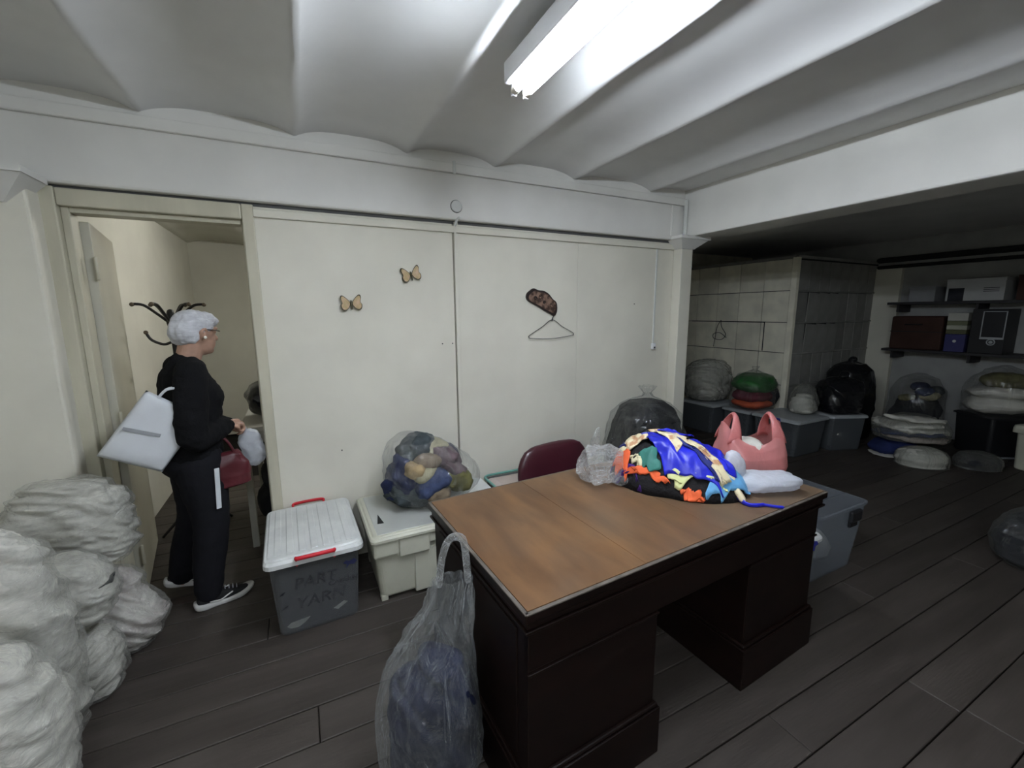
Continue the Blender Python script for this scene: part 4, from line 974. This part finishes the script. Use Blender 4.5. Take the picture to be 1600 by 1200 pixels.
# hair
bm = bmesh.new()
add_ell(bm, (0.034,0,1.498), (0.096,0.086,0.080), HM); add_ell(bm, (0.000,0,1.462), (0.072,0.080,0.076), HM); add_ell(bm, (0.082,0,1.530), (0.068,0.070,0.046), HM)
add_ell(bm, (0.125,0.0,1.530), (0.030,0.050,0.022), HM)
def strands(co, n):
    return n*(0.006*noise.noise(Vector((co.x*26,co.y*26,co.z*9)))+0.005*noise.noise(Vector((co.x*70,co.y*70,co.z*18))))
fuse('hair', bm, W['hair'], ps, 0.0055, 2, strands)
bm = bmesh.new(); add_ell(bm, (0.046,-0.086,1.437), (0.008,0.007,0.008), HM, 12, 8); from_bm('earring', bm, W['pearl'], ps, smooth=True)
for s in (-1,1):
    bm = bmesh.new(); add_ell(bm, (0.131,s*0.030,1.470), (0.0075,0.0085,0.0065), HM, 12, 8); from_bm('eye', bm, W['sole'], ps, smooth=True)
tube('glasses_temple', [hm((0.135,-0.060,1.478)),hm((0.09,-0.072,1.480)),hm((0.045,-0.080,1.478))], 0.0025, W['iron'], ps, seg=6)
# shoes
def shoe(loc, rz, pitch):
    sh = empty('shoe', loc, (0,pitch,rz), ps)
    st_ = [(-0.100,0.020,0.050,0.020),(-0.092,0.030,0.074,0.018),(-0.060,0.034,0.080,0.015),(-0.020,0.035,0.082,0.014),(0.020,0.038,0.070,0.012),(0.070,0.043,0.054,0.012),(0.115,0.040,0.044,0.014),(0.145,0.026,0.036,0.018),(0.158,0.012,0.030,0.022)]
    rings = []
    for (x,hw,h,b0) in st_:
        rings.append([Vector((x, hw*math.copysign(abs(math.cos(a))**0.8,math.cos(a)), b0+(h-b0)*max(0,math.sin(a))**0.8 if math.sin(a)>0 else b0)) for a in [2*PI*k/24 for k in range(24)]])
    bm = bmesh.new(); ring_mesh(bm, rings); u = from_bm('upper', bm, W['shoe'], sh, smooth=True)
    bake(u, [('SUBSURF',{'levels':1,'render_levels':1})])
    out = spline([(-0.112,0,0),(-0.100,-0.033,0),(-0.03,-0.036,0),(0.05,-0.046,0),(0.115,-0.044,0),(0.160,-0.018,0),(0.166,0.008,0),(0.135,0.036,0),(0.05,0.044,0),(-0.03,0.036,0),(-0.100,0.033,0)],48,True)
    def rz_(x): return 0.016*max(0,(x-0.09)/0.07)**1.6 if x>0.09 else (0.008*max(0,(-0.07-x)/0.04) if x<-0.07 else 0)
    R = []
    for (sc,zz) in ((0.95,0.0),(1.0,0.006),(1.02,0.018),(0.99,0.030)):
        R.append([Vector((p.x*sc,p.y*sc,zz*(1.12 if p.x<0 else 0.82)+rz_(p.x))) for p in out])
    bm = bmesh.new(); ring_mesh(bm, R); from_bm('sole', bm, W['sole'], sh, smooth=True)
    for q in range(4): tube('lace', [(0.028+q*0.018,-0.018,0.073-q*0.0055),(0.032+q*0.018,0,0.079-q*0.0058),(0.036+q*0.018,0.018,0.073-q*0.0055)], 0.0025, W['greystrip'], sh, seg=6)
    for sy in (-1,1):
        tube('side_stripe', spline([(-0.045,sy*0.0375,0.040),(0.0,sy*0.040,0.032),(0.03,sy*0.042,0.044),(0.055,sy*0.040,0.052)],10), 0.004, W['sole'], sh, seg=6)
    return sh
shoe((-0.012,-0.117,0.0), 0.0, 0.0)
shoe((-0.105,0.155,0.030), math.radians(-4), math.radians(14))
for s in (-1,1):
    L_ = LEG[s]; tube('sock', [L_[-1], (L_[-1][0]-0.004,L_[-1][1],L_[-1][2]-0.045)], [0.036,0.034], W['skin'], ps)
sd = box('white_side_tape', (-0.012,-0.003,-0.108), (0.012,0.003,0.108), W['tote'], ps, bevel=0.0028, loc=(0.030,-0.196,0.665), rot=(0,math.radians(3),math.radians(14)))
# ---- things carried
tt = thing('tote_bag', 'white sheet-like tote bag tucked under the arm of the person', 'bag', (-0.655,2.505,1.00), (0,math.radians(33),math.radians(6)))
bm = bmesh.new(); n = 22; F = []; B_ = []
for j in range(n+1):
    fr, br = [], []
    for i in range(n+1):
        u = i/n*2-1; v = j/n*2-1
        ed = (max(0,1-abs(u)**4)*max(0,1-abs(v)**4))**0.5
        x = 0.125*u*(1+0.08*v*u); z = 0.165*v*(1-0.05*u)
        d = 0.024*ed+0.006*noise.noise(Vector((u*2.2,v*2.2,3)))*ed
        fr.append(bm.verts.new((x,-d,z))); br.append(bm.verts.new((x,d,z)))
    F.append(fr); B_.append(br)
for j in range(n):
    for i in range(n):
        bm.faces.new((F[j][i],F[j][i+1],F[j+1][i+1],F[j+1][i])); bm.faces.new((B_[j][i],B_[j+1][i],B_[j+1][i+1],B_[j][i+1]))
bmesh.ops.remove_doubles(bm, verts=bm.verts, dist=0.0005)
tb = from_bm('bag_body', bm, W['tote'], tt, smooth=True)
box('grey_strip', (-0.008,-0.0285,-0.095), (0.008,-0.0262,0.045), W['greystrip'], tt, bevel=0.0008, loc=(-0.015,0,0), rot=(0,math.radians(80),0))
for sy in (-1,1):
    tube('strap', spline([(-0.06,sy*0.006,0.15),(-0.05,sy*0.012,0.21),(0.0,sy*0.02,0.24),(0.05,sy*0.012,0.21),(0.06,sy*0.006,0.15)],18), 0.006, W['tote'], tt, seg=8, flat=0.4)
hbg = thing('handbag', 'dark red leather handbag held in front of the person', 'handbag', (-0.402,2.640,0.640), (0,math.radians(-4),math.radians(14)))
hpf = [(0.0,0,0,0.086,0.034,3.4),(0.008,0,0,0.104,0.046,3.4),(0.06,0,0,0.112,0.052,3.2),(0.12,0,0,0.104,0.046,3.0),(0.175,0,0,0.084,0.028,2.8),(0.190,0,0,0.070,0.012,2.6)]
loft('bag_body', hpf, W['red_leather'], hbg, 48, 30, lambda p,th,t: 0.008*nz(p,14,5)+0.005*nz(p,30,8))
for sy in (-1,1):
    tube('bag_handle', spline([(-0.045,sy*0.018,0.150),(-0.040,sy*0.018,0.20),(-0.010,sy*0.012,0.262),(0.020,sy*0.012,0.262),(0.045,sy*0.018,0.20),(0.048,sy*0.018,0.150)],24), 0.0065, W['red_leather'], hbg, seg=8)
box('flap', (-0.070,-0.050,0.085), (0.072,-0.040,0.165), W['red_leather'], hbg, bevel=0.004, rot=(math.radians(-8),0,0), loc=(0,-0.004,0.002))
tube('shoulder_strap', spline([(-0.07,-0.01,0.15),(-0.10,-0.012,0.19),(-0.135,-0.01,0.235),(-0.15,0.0,0.26)],14), 0.010, W['red_leather'], hbg, seg=8, flat=0.35)
wpb = thing('white_carrier_bag', 'small bluish white plastic bag hanging behind the red handbag', 'bag', (-0.295,2.815,0.665), (0,0,0.2))
lump('bag_body', 0.062, 0.045, 0.105, W['film_whitebag'], wpb, (0,0,0.125), 121, 0.22, nseg=36, nlev=30, freq=11)
tube('bag_handle', spline([(-0.02,0,0.21),(-0.035,-0.01,0.26),(-0.05,-0.02,0.28)],8), 0.010, W['film_whitebag'], wpb, seg=8, flat=0.4)

# ================================================================== INNER ROOM
cs = thing('coat_stand', 'black metal coat stand with curled hooks behind the person', 'coat stand', (-0.775,3.68,0))
tube('pole', [(0,0,0.12),(0,0,1.56)], [0.017,0.015], W['iron'], cs)
bm = bmesh.new(); add_tube(bm, [(0,0,1.44),(0,0,1.50),(0,0,1.57)], [0.018,0.030,0.022], 14); from_bm('collar', bm, W['iron'], cs, smooth=True)
for k in range(6):
    a = 2*PI*k/6+0.25
    hk = tube('upper_hook', spline([(0.012*math.cos(a),0.012*math.sin(a),1.50),(0.07*math.cos(a),0.07*math.sin(a),1.56),(0.13*math.cos(a),0.13*math.sin(a),1.615),(0.175*math.cos(a),0.175*math.sin(a),1.625),(0.185*math.cos(a),0.185*math.sin(a),1.622)],18), 0.009, W['iron'], cs, seg=8)
    bm = bmesh.new(); add_ell(bm, (0.192*math.cos(a),0.192*math.sin(a),1.622), (0.014,0.014,0.014), None, 12, 8); from_bm('hook_ball', bm, W['knob'], hk, smooth=True)
for k in range(3):
    a = 2*PI*k/3+PI
    hk = tube('lower_hook', spline([(0.012*math.cos(a),0.012*math.sin(a),1.37),(0.06*math.cos(a),0.06*math.sin(a),1.355),(0.12*math.cos(a),0.12*math.sin(a),1.385),(0.145*math.cos(a),0.145*math.sin(a),1.43)],16), 0.009, W['iron'], cs, seg=8)
    bm = bmesh.new(); add_ell(bm, (0.147*math.cos(a),0.147*math.sin(a),1.437), (0.014,0.014,0.014), None, 12, 8); from_bm('hook_ball', bm, W['knob'], hk, smooth=True)
for k in range(4):
    a = 2*PI*k/4+0.4
    tube('foot', spline([(0,0,0.14),(0.08*math.cos(a),0.08*math.sin(a),0.13),(0.17*math.cos(a),0.17*math.sin(a),0.05),(0.21*math.cos(a),0.21*math.sin(a),0.010)],16), 0.010, W['iron'], cs, seg=8)
W['tabletop'] = mat('grey_table_laminate', (0.34,0.33,0.29), 0.5, 0.35)
tbl = thing('side_table', 'plain grey side table in the room behind the person', 'table', (-0.16,3.55,0))
box('table_top', (-0.24,-0.40,0.80), (0.50,0.45,0.83), W['tabletop'], tbl, bevel=0.004)
box('apron', (-0.22,-0.38,0.72), (0.48,0.43,0.80), W['tabletop'], tbl)
for x in (-0.21,0.46):
    for y in (-0.37,0.42): box('leg', (x-0.02,y-0.02,0), (x+0.02,y+0.02,0.74), W['tabletop'], tbl, bevel=0.003)
k_ = thing('bin_bag', 'soft black bag lying on the grey table behind the person', 'bag', (-0.18,3.50,0.848), (0,0,0.2))
lump('bag_body', 0.20, 0.15, 0.125, W['black_film'], k_, (0,0,0.120), 131, 0.14, nseg=44, nlev=30, freq=7)
k_ = thing('black_holdall', 'slack black cloth bag on the floor behind the right door jamb', 'bag', (-0.16,3.32,0), (0,0,0))
lump('bag_body', 0.17, 0.15, 0.30, W['blackcloth'], k_, (0,0,0.28), 133, 0.14, nseg=40, nlev=34, freq=6)
# ================================================================== SIDE ROOM
def bin_(label, loc, rz, wd, dp, h, body, lidm, content=None, hand=None, hdir='y', ht=None, fillz=0.6, lidon=True, hw=0.14, foot=0):
    t = thing('storage_box', label, 'storage box', loc, (0,0,rz))
    shell('body', wd*0.92, dp*0.92, h, body, t, taper=0.90)
    if content:
        c_ = fillz*h
        lump('folded_cloth', wd*0.38, dp*0.38, c_*0.5, content, t, (0,0,c_*0.52+0.01), int(loc[0]*100), 0.10, nseg=36, nlev=24, pw=4, freq=9)
    if lidon: lid('lid', wd, dp, h-0.012, lidm, t, hh=0.035)
    if hand:
        if hdir == 'x':
            g_ = empty('handle', (0,0,0), (0,0,PI/2), t)
            for s in (-1,1): handle(t, hw, s*wd*0.5, h+0.018, hand, depth=0.02, drop=0.05).rotation_euler = (0,0,PI/2)
            bpy.data.objects.remove(g_)
        else:
            for s in (-1,1): handle(t, hw, s*dp*0.5, h+0.018, hand, depth=0.02, drop=0.05)
    return t
W['dimlinen'] = mat('offwhite_cloth', (0.60,0.585,0.53), 0.85, 0.15, var=0.15, bump=0.4, bscale=18)
W['box_dim'] = plastic('grey_translucent_box', (0.24,0.26,0.28), 0.45, 0.25)
bin_('grey clear box of dark cloth just right of the column', (4.86,3.86,0), 0, 0.55, 0.56, 0.36, W['box_dim'], W['lid_grey'], W['charcoal'], fillz=0.75)
bin_('small clear box under the green and red bag', (4.90,3.33,0), 0, 0.50, 0.38, 0.36, W['box_dim'], W['lid_grey'], W['charcoal'], fillz=0.5)
bin_('large clear storage box with a grey lid and blue handles', (4.86,2.80,0), 0, 0.58, 0.54, 0.385, W['box_dim'], W['lid_grey'], W['charcoal'], W['blue_plastic'], 'x', fillz=0.45)
bin_('clear box of white cloth under the black bin liner', (5.45,2.64,0), math.radians(-22), 0.46, 0.42, 0.385, W['box_dim'], W['lid_grey'], W['dimlinen'], fillz=0.72)
W['film_green'] = film('green_bag_film', tint=(0.30,0.70,0.28), milk=0.22, edge=0.35, white=(0.10,0.30,0.10), bstr=0.7, bscale=10)
W['film_dim'] = film('dusty_clear_film', milk=0.14, edge=0.4, white=(0.5,0.5,0.46), bstr=0.9, bscale=10)
GS = 'stuffed plastic bags in the side room'
sack('stuffed_bag', 'clear bag of crumpled pale cloth on the box beside the column', (4.86,3.90,0.392), 0.30, 0.25, 0.56, 31, W['film_dim'], W['dimlinen'], group=GS, tie=False, cl=(0.03,30), fill=0.92, hi=True, topw=1.05, tilt=(0.8,0.6))
gb = thing('stuffed_bag', 'clear bag of green, maroon and orange cloth on the storage boxes', 'bag', (4.88,3.27,0.392), (0,0,0.1), GS)
lump('orange_cloth', 0.225, 0.20, 0.058, CM['orange'], gb, (0,0,0.062), 141, 0.10, nseg=36, nlev=16)
W['maroon'] = mat('maroon_cloth', (0.12,0.016,0.028), 0.7, 0.25, var=0.2); W['green'] = mat('green_cloth', (0.035,0.15,0.040), 0.5, 0.35, var=0.25, vscale=8, bump=0.3, bscale=20)
lump('maroon_cloth', 0.215, 0.19, 0.085, W['maroon'], gb, (-0.01,0,0.155), 143, 0.08, nseg=36, nlev=16)
lump('green_cloth', 0.235, 0.21, 0.125, W['green'], gb, (0.01,0,0.300), 145, 0.10, nseg=40, nlev=20)
lump('dark_cloth', 0.09, 0.12, 0.13, W['charcoal'], gb, (0.14,-0.10,0.15), 147, 0.15)
loft('plastic_film', [(0.0,0,0,0.17,0.15,2.6),(0.01,0,0,0.23,0.21,2.8),(0.12,0,0,0.25,0.225,2.8),(0.30,0.01,0,0.255,0.225,2.6),(0.40,0.01,0,0.19,0.17,2.4),(0.44,0.01,0,0.06,0.06,2),(0.46,0.01,0,0.022,0.022,2),(0.50,0.02,0,0.045,0.035,2)], W['film_dark'], gb, 64, 40, film_disp(148,0.010,0.012))
sack('stuffed_bag', 'small bag of folded white cloth with a loose film top, on the blue handled box', (5.02,2.76,0.412), 0.15, 0.13, 0.36, 33, W['film_dim'], W['dimlinen'], group=GS, tie=True, cl=(0.016,24), fill=0.60, topw=0.85)
def liner(label, loc, rx, ry, h, seed, rot=(0,0,0)):
    t = thing('bin_liner', label, 'bag', loc, rot, 'black bin liners in the side room')
    loft('bag_body', [(0,0,0,rx*0.7,ry*0.7,3),(h*0.03,0,0,rx*0.92,ry*0.92,3),(h*0.25,0,0,rx,ry,3),(h*0.65,0,0,rx*0.98,ry*0.98,3),(h*0.88,0,0,rx*0.85,ry*0.8,2.8),(h*0.97,0,0,rx*0.55,ry*0.5,2.4),(h,0,0,rx*0.2,ry*0.2,2)], W['black_film'], t, 60, 44, film_disp(seed,0.018,0,s=6))
    lump('tied_neck', 0.05, 0.04, 0.05, W['black_film'], t, (0.02,0,h+0.01), seed+2, 0.25)
liner('black bin liner standing on the box of white cloth', (5.44,2.62,0.412), 0.21, 0.19, 0.40, 151, (0,0,-0.38))
liner('tall black bin liner on the floor behind the boxes', (5.99,2.79,0), 0.255, 0.235, 0.94, 153)
mx_ = thing('stuffed_bag', 'clear bag of dark mixed clothes against the wall below the brown box', 'bag', (6.62,2.36,0), (0,0,0), GS)
lump('dark_clothes', 0.23, 0.20, 0.26, W['charcoal'], mx_, (0,0,0.28), 161, 0.10, nseg=40, nlev=30)
for i,(cn,x,y,z) in enumerate((('denim',-0.10,-0.10,0.60),('cream',-0.06,-0.14,0.55),('olive',-0.10,0.05,0.50),('navy',0.05,0.0,0.64),('slate',0.1,-0.12,0.60))): lump('folded_cloth', 0.09, 0.08, 0.05, SM[cn], mx_, (x,y,z), 163+i, 0.15)
loft('plastic_film', [(0.0,0,0,0.20,0.18,2.6),(0.02,0,0,0.25,0.22,2.8),(0.3,0,0,0.27,0.24,2.8),(0.60,0,0,0.26,0.23,2.6),(0.74,0,0,0.18,0.16,2.4),(0.80,0,0,0.05,0.05,2)], W['film_dark'], mx_, 60, 40, film_disp(168,0.012))
# flat pack of folded sheets with things under it
sh_ = thing('sheet_pack', 'clear pack of folded pale sheets lying on top of smaller bundles', 'bag', (5.72,2.05,0.20), (0,0,math.radians(-38)))
for i,(m_,z,s) in enumerate(((W['pinkcloth'],0.030,0.95),(SM['denim'],0.075,0.9),(W['dimlinen'],0.120,1.0),(W['dimlinen'],0.170,0.92),(W['dimlinen'],0.215,0.78))):
    lump('folded_sheet', 0.28*s, 0.20*s, 0.034, m_, sh_, ((0.03,-0.02,0.015,-0.03,0.02)[i],(0.01,-0.015,0.01,0.0,-0.02)[i],z), 171+i, 0.34, ((0.05,-0.06,0.04,0.07,-0.08)[i],(0.06,-0.05,0.08,-0.07,0.10)[i],(0.1,-0.15,0.2,-0.1,0.3)[i]), nseg=40, nlev=14, pw=3.4, freq=8)
loft('plastic_film', [(0.0,0,0,0.22,0.16,3),(0.015,0,0,0.295,0.215,3),(0.12,0,0,0.31,0.225,3),(0.20,0,0,0.26,0.19,2.8),(0.265,0,0,0.12,0.10,2.4)], W['film_dim'], sh_, 64, 30, film_disp(178,0.010))
bl = thing('cloth_bundle', 'dark blue cloth bundle with a pale edge under the sheet pack', 'bundle', (5.66,2.16,0), (0,0,math.radians(-38)))
lump('blue_cloth', 0.20, 0.15, 0.085, mat('dim_blue_cloth',(0.020,0.030,0.11),0.8,0.2,var=0.3,bump=0.4,bscale=20), bl, (0,0,0.098), 181, 0.10, nseg=36, nlev=20)
lump('pale_edge', 0.20, 0.15, 0.014, W['dimlinen'], bl, (0,-0.01,0.016), 183, 0.15)
sack('stuffed_bag', 'low round clear bag of white cloth on the floor in front of the sheet pack', (5.52,1.86,0), 0.21, 0.155, 0.195, 35, W['film_dim'], W['dimlinen'], group=GS, tie=False, cl=(0.014,20), fill=0.94, rot=(0,0,math.radians(-38)), base=0.8)
sack('stuffed_bag', 'dull clear bag lying beside the low white one, toward the black box', (5.92,1.58,0), 0.17, 0.14, 0.17, 36, W['film_dim'], W['charcoal'], group=GS, tie=False, cl=(0.014,20), fill=0.9, rot=(0,0,math.radians(-38)), base=0.8)
bx = thing('storage_box', 'black storage box under the bag of white pillows', 'storage box', (6.66,1.70,0), (0,0,math.radians(-30)))
W['blackbox'] = mat('black_box_plastic', (0.012,0.012,0.014), 0.5, 0.35)
shell('body', 0.46, 0.42, 0.42, W['blackbox'], bx, taper=0.92); lid('lid', 0.50, 0.46, 0.412, W['blackbox'], bx, hh=0.025)
box('floor_strip', (-0.22,-0.215,0.004), (0.20,-0.205,0.022), W['lid_grey'], bx, bevel=0.003)
pb = thing('pillow_bag', 'clear bag of white pillows standing on the black box', 'bag', (6.66,1.70,0.437), (0,0,math.radians(-52)))
lump('white_pillow', 0.265, 0.16, 0.095, W['dimlinen'], pb, (0,0,0.105), 191, 0.10, nseg=44, nlev=24, pw=3.6, freq=8)
lump('white_pillow', 0.255, 0.15, 0.065, W['dimlinen'], pb, (0,0,0.235), 193, 0.12, nseg=44, nlev=24, pw=3.6, freq=8)
lump('olive_cloth', 0.20, 0.13, 0.085, SM['olive'], pb, (0.02,0,0.365), 195, 0.12)
loft('plastic_film', [(0,0,0,0.22,0.13,3),(0.02,0,0,0.275,0.175,3.2),(0.25,0,0,0.285,0.18,3),(0.38,0.01,0,0.25,0.16,2.6),(0.48,0.01,0,0.14,0.10,2.3),(0.53,0.01,0,0.04,0.04,2)], W['film_dark'], pb, 60, 40, film_disp(197,0.010))
cbn = thing('beige_bin', 'beige lidded bin with a carrying handle at the right edge of the photo', 'bin', (6.36,1.20,0), (0,0,math.radians(-20)))
shell('body', 0.42, 0.36, 0.40, W['cream_plastic'], cbn, taper=0.94); lid('lid', 0.47, 0.41, 0.36, W['cream_plastic'], cbn, hh=0.09)
tube('carry_handle', spline([(-0.19,0,0.44),(-0.17,0,0.53),(-0.10,0,0.585),(0.0,0,0.595),(0.10,0,0.585),(0.17,0,0.53),(0.19,0,0.44)],26), 0.014, W['cream_plastic'], cbn, seg=10, flat=1.4)
# ---- wall shelves
W['shelf'] = mat('dark_shelf_board', (0.030,0.028,0.030), 0.6, 0.3); W['brownbox'] = mat('brown_carton', (0.050,0.024,0.018), 0.7, 0.2, var=0.2)
for (z,lb) in ((1.075,'long dark lower wall shelf carrying the brown box and the computer'),(1.645,'long dark upper wall shelf carrying cartons')):
    s_ = thing('wall_shelf', lb, 'shelf', (XR,1.6,z))
    box('board', (-0.36,-1.9,-0.03), (0,1.19,0.0), W['shelf'], s_, bevel=0.003)
    for y in (-1.4,-0.5,0.4,1.1): box('bracket', (-0.30,y-0.012,-0.12), (0,y+0.012,-0.03), W['shelf'], s_)
bb = thing('suitcase', 'dark brown suitcase-like box on the lower wall shelf', 'case', (6.83,2.52,1.076))
box('case_body', (-0.14,-0.27,0.0), (0.15,0.22,0.40), W['brownbox'], bb, bevel=0.02)
box('case_seam', (-0.143,-0.27,0.21), (-0.13,0.22,0.22), W['darkgap'], bb); tube('carry_handle', spline([(-0.14,-0.08,0.30),(-0.165,-0.05,0.30),(-0.165,0.05,0.30),(-0.14,0.08,0.30)],12), 0.007, W['black_plastic'], bb, seg=8)
dcol = [((0.045,0.045,0.15),0.20,'navy blue'),((0.10,0.10,0.05),0.05,'olive'),((0.42,0.42,0.34),0.05,'pale'),((0.16,0.17,0.10),0.05,'sage'),((0.48,0.47,0.42),0.09,'off-white')]
z = 1.076
for i,(c_,h_,nm) in enumerate(dcol):
    q = thing('box_file', nm+' box file in the stack next to the suitcase on the lower shelf', 'box file', (6.83,2.13,z), group='box files stacked on the shelf')
    m_ = mat('box_file_'+str(i), c_, 0.6, 0.3)
    box('case', (-0.155,-0.085,0.0), (0.15,0.085,h_-0.002), m_, q, bevel=0.004)
    box('spine_label', (-0.157,-0.05,h_*0.3), (-0.1545,0.05,h_*0.7), m_, q)
    if i == 0: disc('finger_ring', 0.016, 0.003, W['lid_white'], q, loc=(-0.155,0.0,0.12), rot=(0,-PI/2,0), seg=18, bev=0.001)
    z += h_
pc = thing('computer_tower', 'black desktop computer tower with a pale framed front on the lower shelf', 'computer', (6.82,1.84,1.076))
box('case', (-0.17,-0.10,0.0), (0.17,0.17,0.48), W['blackbox'], pc, bevel=0.006)
W['palefr'] = mat('pale_silver_plastic', (0.40,0.41,0.43), 0.4, 0.4)
def frame_bar(lo, hi): box('front_frame', lo, hi, W['palefr'], pc, bevel=0.002)
frame_bar((-0.178,-0.095,0.155),(-0.168,0.085,0.178)); frame_bar((-0.176,-0.095,0.178),(-0.168,-0.087,0.455)); frame_bar((-0.176,0.077,0.178),(-0.168,0.085,0.455)); frame_bar((-0.176,-0.095,0.447),(-0.168,0.085,0.455))
tube('power_ring', [( -0.174, -0.005+0.030*math.cos(a*2*PI/24), 0.125+0.030*math.sin(a*2*PI/24)) for a in range(24)], 0.006, W['palefr'], pc, seg=8, closed=True)
disc('power_button', 0.016, 0.005, W['lid_grey'], pc, loc=(-0.170,-0.005,0.125), rot=(0,-PI/2,0), seg=18, bev=0.001)
W['carton'] = mat('grey_carton', (0.24,0.24,0.25), 0.7, 0.2, var=0.1); W['carton2'] = mat('white_carton', (0.40,0.40,0.39), 0.7, 0.2, var=0.08)
def carton(label, y0, y1, h, m_, depth=0.30, stripe=False):
    q = thing('carton', label, 'box', (6.98,(y0+y1)/2,1.646), group='cartons on the upper shelf')
    hw = (y1-y0)/2
    box('carton_body', (-depth,-hw,0), (0,hw,h), m_, q, bevel=0.004)
    box('lid_flap', (-depth-0.003,-hw-0.003,h-0.03), (0,hw+0.003,h+0.004), m_, q, bevel=0.002)
    if stripe:
        box('printed_panel', (-depth-0.002,hw-0.15,0.0), (-depth+0.001,hw-0.02,h*0.6), W['charcoal'], q)
        for i in range(3): box('print_line', (-depth-0.0025,-hw+0.04,h*0.40+i*0.018), (-depth+0.001,-hw+0.16,h*0.40+i*0.018+0.006), W['charcoal'], q)
carton('grey carton on the upper shelf, leftmost', 2.36, 2.60, 0.17, W['carton'])
carton('pale printed carton on the upper shelf above the computer', 1.80, 2.26, 0.235, W['carton2'], 0.32, True)
carton('dark maroon carton on the upper shelf, right end', 1.25, 1.72, 0.25, W['brownbox'])
# ---- wire loop on the panelled wall
wl = thing('wire_loop', 'thin wire loop hanging on the panelled wall of the side room', 'wire', (XP-0.012,4.02,1.40))
tube('loop', spline([(0,0,0.03),(-0.004,-0.02,-0.06),(-0.006,-0.09,-0.16),(-0.006,-0.03,-0.23),(-0.006,0.09,-0.22),(-0.006,0.10,-0.16),(-0.006,0.0,-0.14),(-0.006,-0.10,-0.20)],50), 0.004, W['wire'], wl, seg=6)
tube('tail', spline([(0,0,0.03),(-0.004,0.05,-0.06),(-0.004,0.07,-0.2),(-0.004,0.09,-0.33)],20), 0.004, W['wire'], wl, seg=6)
# ================================================================== RIGHT OF THE DESK
ca = thing('clear_bin', 'open clear plastic bin with a black clip handle beside the desk', 'storage box', (2.72,1.47,0))
shell('body', 0.50, 0.52, 0.415, W['box_clear2'], ca, taper=0.86, rimw=0.010)
lump('white_cloth', 0.17, 0.17, 0.10, W['dimlinen'], ca, (0,0,0.115), 201, 0.12)
for s in (-1,1):
    box('clip_handle', (-0.055,s*0.272-0.012,0.335), (0.055,s*0.272+0.012,0.405), W['black_plastic'], ca, bevel=0.010, loc=(0.10,0,0))
    box('clip_hinge', (-0.04,s*0.262-0.008,0.30), (0.04,s*0.262+0.008,0.345), W['black_plastic'], ca, bevel=0.004, loc=(0.10,0,0))
cm_ = thing('storage_box', 'milky white box with a blue handle between the desk and the clear bin', 'storage box', (2.28,1.40,0))
shell('body', 0.30, 0.44, 0.34, W['box_milky'], cm_, taper=0.90); lid('lid', 0.335, 0.48, 0.332, W['lid_white'], cm_, hh=0.035)
lump('white_cloth', 0.11, 0.17, 0.12, W['dimlinen'], cm_, (0,0,0.14), 205, 0.10)
for s in (-1,1): handle(cm_, 0.13, s*0.235, 0.352, W['blue_plastic'], depth=0.02, drop=0.05)
sack('bin_bag', 'dark bag in clear film on the floor at the right edge of the photo', (3.98,0.71,0), 0.26, 0.22, 0.34, 41, W['film_dark'], W['charcoal'], tie=False, cl=(0.014,16), fill=0.85, cname='dark_clothes')
